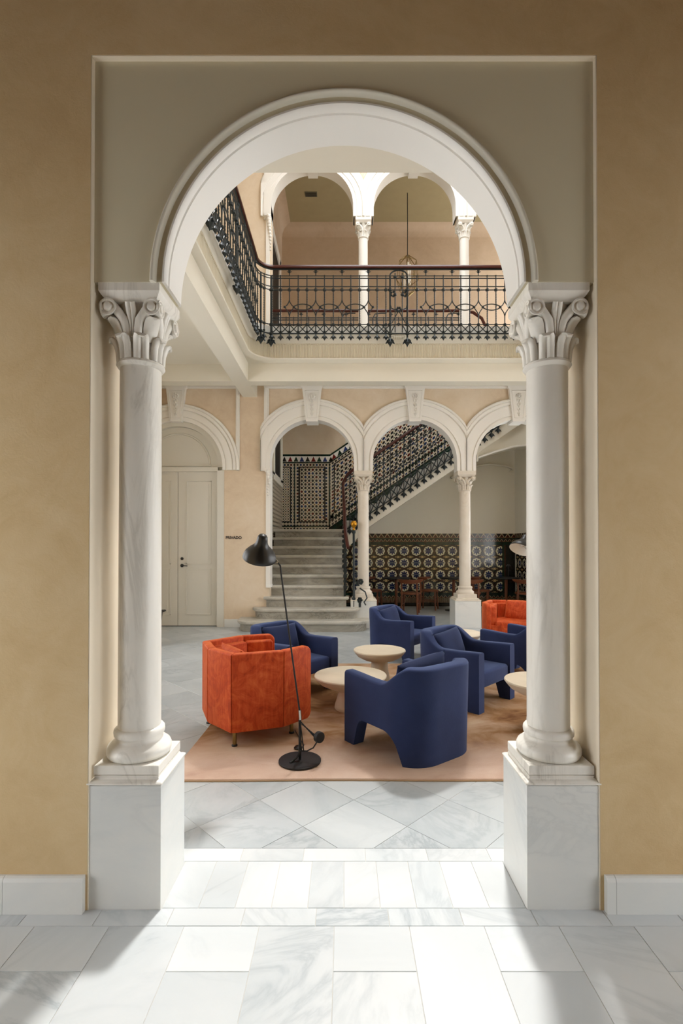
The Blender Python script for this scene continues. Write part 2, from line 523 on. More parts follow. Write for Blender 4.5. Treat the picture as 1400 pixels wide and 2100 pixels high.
# threshold
xs = [-0.684 + 0.1368 * i for i in range(11)]
for xa, xb in zip(xs[:-1], xs[1:]):
    paving('threshold_slab', xa, xb, 1.863, 2.14)
for sx in (-1, 1):
    paving('threshold_slab', *(sorted((sx * 0.684, sx * 1.0))), 1.863, 2.14)
for i in range(-13, 18):
    xa = -0.45 + 0.272 * i
    paving('threshold_slab', xa, xa + 0.272, 2.14, 2.2316)

# courtyard: square tiles laid on the diagonal
RUG = (-1.02, 3.05, 2.87, 5.75)
def clip_y(poly, y0):
    out = []
    for i in range(len(poly)):
        a, b = poly[i - 1], poly[i]
        ia, ib = a[1] >= y0, b[1] >= y0
        if ia != ib:
            t = (y0 - a[1]) / (b[1] - a[1]); out.append((a[0] + t * (b[0] - a[0]), y0))
        if ib: out.append(b)
    return out
H = 0.2535
tile_me = MB().slab([(0, -H + 2 * G), (H - 2 * G, 0), (0, H - 2 * G), (-H + 2 * G, 0)], -0.02, 0, 0.0008).mesh('floor_tile', M_TILE)
ntile = 0
rest = MB()
for j in range(-2, 40):
    for i in range(-16, 20):
        cx = 0.0535 + H * i; cy = 2.405 + H * j
        if (i + j) % 2 == 0: pass
        else: continue
        if cy - H > 11.5 or cy + H < 2.25 or cx < XL - 0.2 or cx > XR + 0.2: continue
        if RUG[0] + H < cx < RUG[1] - H and RUG[2] + H < cy < RUG[3] - H: continue
        poly = [(cx, cy - H + 2 * G), (cx + H - 2 * G, cy), (cx, cy + H - 2 * G), (cx - H + 2 * G, cy)]
        sl, sr = (310 - CX) / F_PX * cy - H, (1095 - CX) / F_PX * cy + H
        inview = sl < cx < sr and cy < 9.2
        if cy - H < 2.2316 + G:
            poly = clip_y(poly, 2.2316 + G)
            if len(poly) < 3: continue
            (MB().slab(poly, -0.02, 0, 0.0)).obj('floor_tile', M_TILE, floor)
        elif inview and ntile < 290:
            link('floor_tile', tile_me, floor, (cx, cy, random.uniform(-0.0006, 0))); ntile += 1
        else:
            rest.slab(poly, -0.02, -0.0003, 0.0)
tag(rest.obj('floor_tiles', M_TILE, floor), kind='stuff')

# ------------------------------------------------------------------ entrance wall with its framed opening
w = MB()
w.box(XL - 0.6, -XJ, Y0, Y1, 0, 4.6)
w.box(XJ, XR + 0.4, Y0, Y1, 0, 4.6)
w.box(-XJ, XJ, Y0, Y1, ZT, 4.6)
wall_front = struct(w.obj('wall_front', M_WALL), 'tan limewashed wall around the arched opening', 'wall')
rv = MB()                                  # pale painted reveals of the opening
t = 0.004
rv.box(-XJ, -XJ + t, Y0 + 0.001, Y1, 0, ZT)
rv.box(XJ - t, XJ, Y0 + 0.001, Y1, 0, ZT)
rv.box(-XJ, XJ, Y0 + 0.001, Y1, ZT - t, ZT)
rv.obj('reveal_lining', M_JAMB, wall_front)
wf = MB()
wf.box(XL - 0.6, XR + 0.4, Y1 - 0.25, Y1, 4.6, ZROOF)
struct(wf.obj('wall_front_upper', M_WALL_R), 'upper courtyard wall above the entrance arch', 'wall')

# spandrel panel with the round arch
zs = 2.368
pa = [(-XJ + t, zs), (-XJ + t, ZT - t), (XJ - t, ZT - t), (XJ - t, zs), (ARC_R, zs)]
pa += [(ARC_R * math.cos(a), ARC_Z + ARC_R * math.sin(a)) for a in [PI * i / 72 for i in range(73)]]
pa += [(-ARC_R, zs)]
ap = MB(); ap.prism(pa, 1.872, 2.062)
wall_arch = struct(ap.obj('wall_arch', M_PANEL, None, 30), 'cream spandrel panel in a shade-darkened colour, pierced by a white round arch', 'wall')

def arch_ring(mb, cx, cz, y0, prof, n=64, clip=None, stilt=0.0, a0=0.0, a1=PI):
    rings = []
    def pt(a, r, dy, drop=0.0):
        c, s_ = math.cos(a), math.sin(a)
        if clip and abs(c) > 1e-6: r = min(r, clip / abs(c))
        return (cx + r * c, y0 + dy, cz + r * s_ - drop)
    angs = [a0 + (a1 - a0) * i / n for i in range(n + 1)]
    if stilt: rings.append([pt(angs[0], r, dy, stilt) for r, dy in prof])
    for a in angs: rings.append([pt(a, r, dy) for r, dy in prof])
    if stilt: rings.append([pt(angs[-1], r, dy, stilt) for r, dy in prof])
    mb.loft(rings, True, True)
    return mb
R = ARC_R
soff = MB()                                # the white lining of the arch, with its stepped edge
arch_ring(soff, 0, ARC_Z, 1.872, [(R + 0.004, -0.006), (R - 0.003, -0.006), (R - 0.008, 0.0), (R - 0.008, 0.028), (R - 0.003, 0.031),
                                  (R - 0.003, 0.036), (R - 0.009, 0.039), (R - 0.009, 0.176), (R - 0.004, 0.18), (R - 0.004, 0.192), (R + 0.004, 0.192)], 96)
soff.obj('arch_lining', M_WHITE, wall_arch, 40)
bead = MB()
arch_ring(bead, 0, ARC_Z, 1.872, [(0.738, 0.002), (0.738, -0.012), (0.735, -0.018), (0.729, -0.020), (0.723, -0.017), (0.720, -0.010), (0.718, -0.004), (0.714, 0.002)], 96)
bead.obj('arch_bead', M_CREAM, wall_arch, 50)

# marble skirting of the corridor
def skirting(name, x0, x1, joints, label):
    root = None
    xs = [x0] + joints + [x1]
    for a, b in zip(xs[:-1], xs[1:]):
        mb = MB()
        prof = [(Y0, 0), (Y0 - 0.022, 0), (Y0 - 0.022, 0.118), (Y0 - 0.016, 0.13), (Y0 - 0.008, 0.134), (Y0, 0.134)]
        mb.loft([[(a + 0.0008, y, z) for y, z in prof], [(b - 0.0008, y, z) for y, z in prof]])
        if root is None:
            root = struct(mb.obj(name, M_MARBLE2), label, 'baseboard')
        else: mb.obj('skirting_block', M_MARBLE2, root)
skirting('baseboard_left', -2.9, -XJ - 0.006, [-2.1, -1.26], 'marble skirting below the tan wall left of the opening')
skirting('baseboard_right', XJ + 0.012, 3.0, [1.005, 1.9], 'marble skirting below the tan wall right of the opening')

# corridor shell behind the photographer
c = MB(); c.box(-4.2, 5.4, -4.2, Y1, 4.6, 4.75)  # unseen ceiling, coloured dark brown to dim and warm the wall top
struct(c.obj('ceiling', M_CEILDIM), 'unseen corridor ceiling, dark brown to dim the upper wall', 'ceiling')
for nm, x in (('wall_corridor_left', -3.1), ('wall_corridor_right', 3.0)):
    m_ = MB(); m_.box(x, x + 0.1, -4.2, Y0, 2.15, 4.6); m_.box(x, x + 0.1, -4.2, 0.1, 0, 2.15); m_.box(x, x + 0.1, 1.4, Y0, 0, 2.15)  # low openings added out of view so the entrance wall brightens downwards
    struct(m_.obj(nm, M_WALL), 'unseen tan corridor end wall with a doorway added to light the entrance wall', 'wall')
bw = MB(); bw.box(-3.0, 3.0, -4.3, -4.2, 0, 4.6)
struct(bw.obj('wall_back', M_WALL), 'plain tan corridor wall behind the viewer', 'wall')

# ------------------------------------------------------------------ courtyard shell
def simple(name, mat, label, cat, *boxes):
    m_ = MB()
    for b in boxes: m_.box(*b)
    return struct(m_.obj(name, mat), label, cat)
def side_wall(nm, x, ya, yb, label, fill_wins, z0, z1):
    m_ = MB(); m_.box(x, x + 0.2, ya, yb, 0, z0)
    if yb > 9: m_.box(x, x + 0.2, ya, yb, z1, 5.3); m_.box(x, x + 0.2, ya, 9.3, 5.3, 8.2); m_.box(x, x + 0.2, 11.3, yb, 5.3, 8.2); m_.box(x, x + 0.2, ya, yb, 8.2, ZROOF)  # upper opening on the long wall added to brighten the upper gallery
    else: m_.box(x, x + 0.2, ya, yb, z1, ZROOF)
    e = [ya] + [q for w_ in fill_wins for q in w_] + [yb]
    for a, b in zip(e[0::2], e[1::2]): m_.box(x, x + 0.2, a, b, z0, z1)
    o = struct(m_.obj(nm, M_WALL_R), label, 'wall')
    for a, b in fill_wins:  # windows added out of view as side fill for the ground floor
        f_ = MB()
        for c0, c1 in ((a, a + 0.06), ((a + b) / 2 - 0.03, (a + b) / 2 + 0.03), (b - 0.06, b)): f_.box(x + 0.07, x + 0.13, c0, c1, z0, z1)
        f_.box(x + 0.07, x + 0.13, a, b, z1 - 0.06, z1); f_.box(x + 0.07, x + 0.13, a, b, z0, z0 + 0.06)
        f_.obj('window_frame', M_WHITE, o)
    return o
side_wall('wall_left', XL - 0.2, Y1, YB2, 'peach plaster side wall of the courtyard under the gallery, with added fill-light windows', ((2.7, 4.1), (5.2, 6.4)), 0.9, 3.1)
side_wall('wall_right', XR, Y1, YR + 0.2, 'plaster wall closing the courtyard on the right side, with added fill-light windows', ((2.5, 4.3), (5.0, 6.6), (9.1, 10.6)), 0.5, 3.3)
simple('ceiling_gallery_left', M_CREAM, 'cream soffit of the left gallery', 'ceiling', (XL, BX - 0.002, Y1, YB, ZS, ZF - 0.1))
simple('ceiling_gallery_front', M_CREAM, 'cream soffit of the gallery over the entrance', 'ceiling', (BX - 0.002, XR, Y1, 3.405, ZS, ZF - 0.1))
simple('ceiling_gallery_rear', M_CREAM, 'cream soffit of the rear gallery', 'ceiling', (BX - 0.002, XR, BY + 0.002, YB, ZS, ZF - 0.1))
simple('ceiling_gallery_right', M_CREAM, 'cream soffit of the right gallery', 'ceiling', (3.185, XR, 3.405, BY + 0.002, ZS, ZF - 0.1))
simple('beam_left', M_CREAM, 'cream beam carrying the left gallery edge', 'beam', (BX - 0.25, BX, Y1, YB, ZB, ZS + 0.06))
simple('beam_front', M_CREAM, 'cream beam overhead just beyond the entrance arch', 'beam', (BX, 3.18, 3.18, 3.41, ZB, ZS + 0.06))
simple('beam_rear', M_CREAM, 'cream beam under the rear balcony', 'beam', (BX, XR, BY, BY + 0.21, ZB, ZS + 0.06), (XL, BX - 0.25, BY, BY + 0.21, ZB, ZS))
simple('beam_right', M_CREAM, 'cream beam carrying the right gallery edge', 'beam', (3.18, 3.43, 3.41, BY, ZB, ZS + 0.06))
simple('roof_left', M_CREAM, 'unseen roof over the left gallery, widened to cut the skylight', 'roof', (XL, -0.7, Y1, YB, ZROOF, ZROOF + 0.1))  # unseen roof pieces, sized to trim the skylight and place the sun patch
simple('roof_right', M_CREAM, 'unseen roof over the right gallery, widened to cut the skylight', 'roof', (2.8, XR, Y1, YB, ZROOF, ZROOF + 0.1))
simple('roof_front', M_CREAM, 'unseen roof over the entrance gallery, deepened to cut the skylight', 'roof', (-0.7, 2.8, Y1 - 0.25, 4.2, ZROOF, ZROOF + 0.1))
simple('roof_rear', M_CREAM, 'unseen roof over the rear balcony, sized to set the sun patch', 'roof', (-0.7, 2.8, 7.85, YB, ZROOF, ZROOF + 0.1))

# ------------------------------------------------------------------ rear wall, lower arcade
DXC, DR, DZ = -2.887, 0.80, 2.764          # door arch
def arcpts(cx, cz, r, n=40): return [(cx + r * math.cos(PI - PI * i / n), cz + r * math.sin(PI - PI * i / n)) for i in range(n + 1)]
out = [(XL, 0), (XL, 4.5), (XR, 4.5), (XR, SZ)]
low = [(DXC - DR, 0)] + arcpts(DXC, DZ, DR) + [(DXC + DR, 0)]
ar = [(ACX[0] - AR, 0)] + arcpts(ACX[0], CZ, AR) + [(ACX[0] + AR, SZ)]
for k in (1, 2):
    ar += [(ACX[k] - AR, SZ)] + arcpts(ACX[k], CZ, AR) + [(ACX[k] + AR, SZ)]
ar4 = ACX[2] + 1.775
ar += [(ar4 - AR, SZ), (ar4 - AR, SZ + 0.1), (XR - 0.001, SZ + 0.1)]
poly = low + ar + [(XR, 4.5), (XL, 4.5), (XL, 0)]
w = MB(); w.prism(poly, YB, YB2)
wall_rear = struct(w.obj('wall_rear', M_WALL_R), 'peach plaster rear wall of the courtyard with white arcade arches', 'wall')

prof_arch = [(AR - 0.006, 0.215), (AR - 0.006, -0.03), (AR + 0.045, -0.03), (AR + 0.05, -0.012), (AR + 0.064, -0.012), (AR + 0.068, -0.034),
             (ARO - 0.125, -0.034), (ARO - 0.12, -0.016), (ARO - 0.108, -0.016), (ARO - 0.10, -0.048), (ARO - 0.06, -0.05), (ARO - 0.055, -0.036), (ARO - 0.045, -0.036), (ARO - 0.04, -0.056), (ARO - 0.02, -0.056), (ARO - 0.005, -0.05), (ARO, -0.03), (ARO, 0.002), (AR + 0.03, 0.002), (AR + 0.03, 0.215)]
for k, cx in enumerate(ACX):
    m_ = MB(); arch_ring(m_, cx, CZ, YB, prof_arch, 48, clip=0.8875, stilt=CZ - SZ)
    m_.obj('archivolt', M_WHITE, wall_rear, 35)
m_ = MB(); arch_ring(m_, DXC, DZ, YB, [(r - 0.73 + DR if r < 0.9 else r, y) for r, y in prof_arch], 48, stilt=0.06)
m_.obj('archivolt', M_WHITE, wall_rear, 35)

def keystone(cx, ztop, zbot, parent, wt=0.165, wb_=0.10):
    m_ = MB()
    f = [(cx - wt, ztop), (cx - wb_, zbot), (cx + wb_, zbot), (cx + wt, ztop)]
    bk = f
    m_.prism([(cx - wt - 0.02, ztop), (cx - wt - 0.02, ztop - 0.05), (cx - wt, ztop - 0.06), (cx - wb_, zbot), (cx + wb_, zbot), (cx + wt, ztop - 0.06), (cx + wt + 0.02, ztop - 0.05), (cx + wt + 0.02, ztop)], YB - 0.075, YB + 0.20)
    k = m_.obj('keystone', M_WHITE, parent)
    fr = MB()                              # raised border of the carved field
    a0, b0 = wt * 0.72, wb_ * 0.74
    P = [(cx - a0, ztop - 0.1), (cx - b0, zbot + 0.06), (cx + b0, zbot + 0.06), (cx + a0, ztop - 0.1)]
    fr.tube([(x, YB - 0.077, z) for x, z in P], 0.006, 5, closed=True)
    fr.obj('carved_border', M_WHITE, k, 40)
    rl = MB()                              # rosette and falling husks
    zc = ztop - 0.2
    for i in range(8):
        a = 2 * PI * i / 8
        rl.ball((cx + 0.042 * math.cos(a), YB - 0.08, zc + 0.036 * math.sin(a)), 0.02, 6)
    rl.ball((cx, YB - 0.085, zc), 0.02, 6)
    for i in range(4):
        z = zc - 0.085 - 0.075 * i
        for s in (-1, 1): rl.ball((cx + s * (0.022 - 0.003 * i), YB - 0.08, z + 0.012), 0.02 - 0.002 * i, 6, 1.4)
        rl.ball((cx, YB - 0.084, z - 0.018), 0.014, 6, 1.6)
    rl.obj('carved_garland', M_WHITE, k, 60)
    return k
for cx in ACX: keystone(cx, 4.165, 3.53, wall_rear)
keystone(DXC, 4.165, 3.53, wall_rear)

def bar(name, parent, mat, *b, smooth=None):
    m_ = MB()
    for x in b: m_.box(*x)
    return m_.obj(name, mat, parent, smooth)
# panel mouldings above and between the arches
def frame_bar(x0, x1, z0, z1):
    m_ = MB(); m_.box(x0, x1, YB - 0.0285, YB, z0, z1)
    if x1 - x0 > z1 - z0:
        m_.box(x0, x1, YB - 0.0425, YB, z0 + 0.012, z1 - 0.018)
    else:
        m_.box(x0 + 0.02, x1 - 0.02, YB - 0.0425, YB, z0, z1)
    m_.obj('panel_moulding', M_WHITE, wall_rear)
zt0, zt1 = 4.115, 4.165
frame_bar(DXC + 0.19, -1.80, zt0, zt1); frame_bar(-1.865, -1.80, 2.70, zt0)
frame_bar(XL + 0.02, DXC - 0.19, zt0, zt1)
frame_bar(-1.38, ACX[0] - 0.19, zt0, zt1); frame_bar(-1.38, -1.295, 3.2, zt0)
frame_bar(ACX[0] + 0.19, ACX[1] - 0.19, zt0, zt1); frame_bar(ACX[1] + 0.19, ACX[2] - 0.19, zt0, zt1); frame_bar(ACX[2] + 0.19, XR, zt0, zt1)
# white pier respond at the left of the arcade
rp = MB(); rp.box(-1.385, -1.276, YB - 0.026, YB2 - 0.01, SZ - 0.0, 3.25); rp.box(-1.345, -1.268, YB - 0.02, YB2 + 0.01, 0.68, SZ)
rp.box(-1.34, -1.262, YB - 0.03, YB2 + 0.02, 0.68, 0.72)
rp.obj('pier_respond', M_WHITE, wall_rear)
cb = MB()
for i in range(9): cb.ball((-1.31 + 0.006 * i * (i < 5), YB - 0.045 + 0.003 * i, SZ - 0.01 - 0.05 * i), 0.038 - 0.0026 * i, 8)
cb.box(-1.36, -1.262, YB - 0.06, YB, SZ - 0.02, SZ + 0.04)
cb.obj('carved_bracket', M_WHITE, wall_rear, 60)

# baseboard of the rear wall
bb = MB(); bb.box(DXC + DR + 0.03, -1.40, YB - 0.02, YB, 0, 0.135)
struct(bb.obj('baseboard_rear', M_MARBLE2), 'low white marble skirting beside the white double door', 'baseboard')

# ------------------------------------------------------------------ the white double door
door = MB()
door.prism([(DXC - DR, 0)] + arcpts(DXC, DZ, DR, 32) + [(DXC + DR, 0)], YB + 0.12, YB + 0.16)
door = struct(door.obj('door_1', M_DOOR), 'tall white double door with arched top panel beneath a keystone', 'door')
fr = MB()
fr.box(DXC + DR - 0.10, DXC + DR + 0.02, YB - 0.012, YB + 0.12, 0, 2.70); fr.box(DXC - DR - 0.02, DXC - DR + 0.10, YB - 0.012, YB + 0.12, 0, 2.70)
fr.box(DXC - DR + 0.1, DXC + DR - 0.1, YB + 0.03, YB + 0.12, 2.685, 2.765)
arch_ring(fr, DXC, DZ, YB + 0.03, [(DR - 0.09, 0.09), (DR - 0.09, 0), (DR - 0.002, 0), (DR - 0.002, 0.09)], 40)
fr.obj('door_frame', M_DOOR, door, 30)
lp = MB()
arch_ring(lp, DXC, DZ + 0.06, YB + 0.112, [(0.52, 0), (0.525, -0.012), (0.54, -0.016), (0.55, -0.006), (0.555, 0.003), (0.52, 0.003)], 32)
lp.box(DXC - 0.56, DXC + 0.56, YB + 0.098, YB + 0.122, DZ + 0.03, DZ + 0.055)
lp.obj('lunette_moulding', M_DOOR, door, 40)
lw = DR - 0.10
for s in (-1, 1):
    x0, x1 = (DXC + 0.004, DXC + lw) if s > 0 else (DXC - lw, DXC - 0.004)
    lf = bar('door_leaf', door, M_DOOR, (x0, x1, YB + 0.07, YB + 0.118, 0.012, 2.683))
    for za, zb in ((0.20, 1.0), (1.08, 2.53)):
        pm = MB(); a, b = x0 + 0.14, x1 - 0.12
        y = YB + 0.060
        for q in ((a, b, za, za + 0.014), (a, b, zb - 0.014, zb), (a, a + 0.014, za, zb), (b - 0.014, b, za, zb)):
            pm.box(q[0], q[1], y, y + 0.012, q[2], q[3])
        pm.box(a + 0.05, b - 0.05, y + 0.006, y + 0.012, za + 0.05, zb - 0.05)
        pm.obj('leaf_panel', M_DOOR, lf)
    if s > 0:
        hd = MB(); xh = x0 + 0.07
        hd.lathe([(0.03, 0), (0.03, 0.012), (0.012, 0.016), (0.012, 0.05)], 16, (xh, YB + 0.07, 1.055), Matrix.Rotation(PI / 2, 3, 'X'))
        hd.tube([(xh, YB + 0.025, 1.055), (xh + 0.105, YB + 0.025, 1.05)], 0.009, 8)
        hd.obj('door_handle', M_BLACK, lf, 40)
        lk = MB(); lk.lathe([(0.026, 0), (0.026, 0.012), (0.02, 0.015), (0.001, 0.015)], 16, (xh, YB + 0.07, 1.175), Matrix.Rotation(PI / 2, 3, 'X'))
        lk.obj('door_lock', M_BLACK, lf, 40)
gp = MB(); gp.box(DXC - lw, DXC + lw, YB + 0.08, YB + 0.119, 0.0, 0.012); gp.box(DXC - 0.004, DXC + 0.004, YB + 0.085, YB + 0.119, 0, 2.68)
gp.obj('door_gap', M_DARK, door)

fc = bpy.data.curves.new('door_sign', 'FONT'); fc.body = 'PRIVADO'; fc.size = 0.066; fc.extrude = 0.002; fc.offset = 0.0022; fc.align_x = 'CENTER'
fc.materials.append(M_BLACK)
ftmp = bpy.data.objects.new('tmp', fc); COL.objects.link(ftmp)
bpy.context.view_layer.update()
sign_me = bpy.data.meshes.new_from_object(ftmp.evaluated_get(bpy.context.evaluated_depsgraph_get()))
sign_me.name = 'door_sign'; bpy.data.objects.remove(ftmp)
link('door_sign', sign_me, None, ((479 - CX) * YB / F_PX, YB - 0.003, 1.517), (PI / 2, 0, 0), 'black PRIVADO lettering on peach plaster beside the white door', 'sign')

# ------------------------------------------------------------------ upper arcade
UZ = 1.35 + (1125 - 419) * YB / F_PX       # centre of the upper arches
US = 1.35 + (1125 - 441) * YB / F_PX       # their springing
UR = 0.715
poly = [(XL, ZF - 0.3), (XL, ZROOF), (XR, ZROOF), (XR, US)]
ar = [(ACX[0] - UR, ZF - 0.3)] + arcpts(ACX[0], UZ, UR) + [(ACX[0] + UR, US)]
for k in (1, 2): ar += [(ACX[k] - UR, US)] + arcpts(ACX[k], UZ, UR) + [(ACX[k] + UR, US)]
ar += [(XR - 0.001, US)]
w = MB(); w.prism([(XL, ZF - 0.3)] + ar + [(XR, ZROOF), (XL, ZROOF)], YB, YB2)
wall_ru = struct(w.obj('wall_rear_upper', M_WALL_R), 'peach plaster upper wall with white gallery arches', 'wall')
prof_u = [(UR - 0.006, 0.222), (UR - 0.006, -0.03), (UR + 0.04, -0.03), (UR + 0.045, -0.02), (UR + 0.055, -0.02), (UR + 0.06, -0.032), (UR + 0.13, -0.032), (UR + 0.135, -0.024), (UR + 0.15, -0.024), (UR + 0.155, -0.04), (UR + 0.25, -0.046), (UR + 0.28, -0.03), (UR + 0.28, 0.002), (UR + 0.02, 0.002), (UR + 0.02, 0.222)]
for cx in ACX:
    m_ = MB(); arch_ring(m_, cx, UZ, YB, prof_u, 48, clip=0.8875, stilt=UZ - US)
    m_.obj('archivolt', M_WHITE, wall_ru, 35)
    ks = MB(); ks.prism([(cx - 0.14, 8.5), (cx - 0.085, UZ + UR - 0.06), (cx + 0.085, UZ + UR - 0.06), (cx + 0.14, 8.5)], YB - 0.07, YB2)
    ks.obj('keystone', M_WHITE, wall_ru)
for k in (0, 1):                           # recessed triangles between the arches
    xc = (ACX[k] + ACX[k + 1]) / 2
    tr = MB()
    for q in (0.0, 0.05):
        tr.tube([(xc - 0.2 + q, YB - 0.034, UZ + 0.76), (xc, YB - 0.034, UZ + 0.42 + q * 1.6), (xc + 0.2 - q, YB - 0.034, UZ + 0.76)], 0.006, 5)
    tr.obj('triangle_moulding', M_WHITE, wall_ru, 40)
sp = MB(); sp.box(ACX[0] - 0.95, ACX[2] + 1.0, YB - 0.028, YB, UZ + 0.66, ZROOF); sp.obj('white_spandrel', M_WHITE, wall_ru)
rp = MB(); rp.box(-1.385, ACX[0] - UR + 0.006, YB - 0.035, YB2, US - 0.05, UZ + 0.7)
rp.box(-1.35, ACX[0] - UR - 0.02, YB - 0.03, YB2, ZF - 0.1, US); rp.obj('pier_respond', M_WHITE, wall_ru)
cb = MB()
for i in range(11): cb.ball((-1.30 + 0.004 * min(i, 6), YB - 0.05 + 0.004 * i, US - 0.02 - 0.055 * i), 0.046 - 0.0028 * i, 8)
cb.box(-1.37, -1.26, YB - 0.08, YB, US - 0.02, US + 0.06)
cb.obj('carved_bracket', M_WHITE, wall_ru, 60)

# ------------------------------------------------------------------ stair hall behind the arcade
HX0, HX1 = -1.46, 4.01
simple('wall_hall_rear', M_CREAM, 'smooth cream wall of the stair hall above the tiled dado', 'wall', (0.03, HX1 + 1.2, YR, YR + 0.2, 0, ZF - 0.1))
simple('wall_landing', M_WALL_R, 'peach plaster wall above the mosaic dado of the stair landing', 'wall', (HX0 - 0.2, 0.03, YR, YR + 0.2, 0, ZF - 0.1))
simple('wall_hall_rear_upper', M_WALL_U, 'brown plaster wall at the back of the upper gallery', 'wall', (HX0 - 0.2, XR, YR, YR + 0.2, ZF - 0.1, ZROOF))
simple('wall_hall_left', M_CREAM, 'cream side wall of the stair hall', 'wall', (HX0 - 0.2, HX0, YB2, YR, 0, ZF - 0.1))
simple('wall_hall_left_upper', M_WALL_U, 'brown side wall of the upper gallery with a doorway', 'wall', (HX0 - 0.2, HX0, YB2, YR, ZF - 0.1, ZROOF))
hr = MB(); hr.box(HX1, HX1 + 0.2, 9.9, YR, 0, ZF - 0.1); hr.box(HX1, HX1 + 0.2, YB2, 9.9, 3.2, ZF - 0.1); hr.box(HX1, HX1 + 0.2, YB2, 9.9, 0, 0.9)  # opening beside the arcade added to let sky light into the hall
struct(hr.obj('wall_hall_right', M_CREAM), 'cream side wall of the stair hall past the last arch', 'wall')
ce = MB(); ce.box(HX0 - 0.2, XR, YB2, YR + 0.2, ZROOF, ZROOF + 0.1)
ce = struct(ce.obj('ceiling_upper', plain('olive_ceiling_paint', '#A79A78', 0.8, 0.2, var=0.03)), 'olive brown ceiling of the upper gallery', 'ceiling')
cv = MB()                                  # cove between ceiling and walls
for seg in ([(HX0, YR, 0, 1)],):
    pass
pr = [(0, 0), (0.0, -0.22), (0.02, -0.12), (0.07, -0.05), (0.14, -0.015), (0.22, 0)]
cv.loft([[(HX0, YR - d, ZROOF + z) for d, z in pr], [(XR, YR - d, ZROOF + z) for d, z in pr]])
cv.loft([[(HX0 + d, YB2, ZROOF + z) for d, z in pr], [(HX0 + d, YR, ZROOF + z) for d, z in pr]])
cv.obj('cove', M_WALL_U, ce, 60)
vt = MB(); vp = U(637, 393.5, 10.42)
vt.box(vp.x - 0.13, vp.x + 0.13, 10.36, 10.50, ZROOF - 0.014, ZROOF)
vent = vt.obj('ceiling_vent', M_VENT, None, label='small grey vent grille in the upper gallery ceiling', cat='vent')
for i in range(5): bar('vent_slat', vent, M_DARK, (vp.x - 0.12, vp.x + 0.12, 10.375 + 0.024 * i, 10.385 + 0.024 * i, ZROOF - 0.017, ZROOF - 0.0135))
# upper gallery floor over the hall (left part, right part; the stairwell stays open)
simple('floor_upper_gallery', M_CREAM, 'upper gallery floor slab behind the arcade', 'floor', (HX0, XR, YB2, 9.0, ZF - 0.25, ZF), (HX0, 0.0, 9.0, YR, ZF - 0.25, ZF))

# upper doorway and lower window on the hall's side wall
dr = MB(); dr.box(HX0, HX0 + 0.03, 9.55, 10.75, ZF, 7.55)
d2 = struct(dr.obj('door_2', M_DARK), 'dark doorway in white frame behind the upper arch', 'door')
df = MB()
for a, b, c0, c1 in ((9.37, 9.55, ZF, 7.72), (10.75, 10.93, ZF, 7.72), (9.37, 10.93, 7.55, 7.75)): df.box(HX0, HX0 + 0.06, a, b, c0, c1)
df.obj('door_frame', M_WHITE, d2)
dw = MB(); dw.box(HX0, HX0 + 0.03, 10.1, 11.0, 2.95, 4.2)
w1 = struct(dw.obj('window_1', M_DARK), 'dark window in a pale frame beside the tiled landing', 'window')
df = MB()
for a, b, c0, c1 in ((11.0, 11.35, 2.85, 4.3), (9.9, 10.1, 2.85, 4.3), (9.9, 11.35, 2.75, 2.9)): df.box(HX0, HX0 + 0.05, a, b, c0, c1)
df.obj('window_frame', M_CREAM, w1)
# ------------------------------------------------------------------ balcony cornice and marble edge
RC = 0.45
def balcony_path(n=14, y_start=3.45, x_end=3.16):
    P = [((BX, y_start), (1, 0)), ((BX, BY - RC), (1, 0))]
    for i in range(1, n):
        a = PI - (PI / 2) * i / n           # from facing +x round to facing -y
        P.append(((BX + RC + RC * math.cos(a), BY - RC + RC * math.sin(a)), (-math.cos(a), -math.sin(a))))
    P += [((BX + RC, BY), (0, -1)), ((x_end, BY), (0, -1))]
    return P
BP = balcony_path()
def sweep_balcony(prof, name, mat, parent, smooth=40):
    m_ = MB()
    m_.loft([[(p[0] + n[0] * d, p[1] + n[1] * d, z) for d, z in prof] for p, n in BP])
    return m_.obj(name, mat, parent, smooth)
corn = sweep_balcony([(-0.002, 4.255), (0.015, 4.255), (0.03, 4.262), (0.055, 4.268), (0.085, 4.285), (0.09, 4.305), (0.07, 4.312), (-0.002, 4.312)], 'balcony_cornice', M_CREAM, None)
struct(corn, 'cream balcony cornice with fluted frieze under the iron railing', 'cornice')
sweep_balcony([(-0.002, 4.312), (0.066, 4.312), (0.066, 4.515), (0.074, 4.52), (0.078, 4.53), (-0.002, 4.53)], 'fluted_frieze', M_FLUTE, corn, 30)
sweep_balcony([(-0.002, 4.53), (0.074, 4.53), (0.078, 4.56), (0.09, 4.60), (0.11, 4.64), (0.13, 4.655), (0.13, 4.67), (-0.002, 4.67)], 'cornice_cove', M_CREAM, corn, 40)
sweep_balcony([(-0.002, 4.67), (0.105, 4.67), (0.105, 4.79), (-0.002, 4.79)], 'marble_edge', M_MARBLE2, corn, 30)
cf = MB()                                  # fill of the rounded inner corner
pp = [(BX, BY)] + [(p[0], p[1]) for p, n in BP[1:-1]]
cf.slab(pp[::-1], 4.256, 4.785); cf.obj('corner_fill', M_CREAM, corn)
orn = MB()
q = U(818, 684, 7.5)
for i in range(7):
    orn.ball((q.x - 0.1 + 0.033 * i, 7.575, 4.62 - 0.012 * math.cos((i - 3) * 0.5)), 0.028, 8)
orn.obj('carved_shell', M_CREAM, corn, 60)

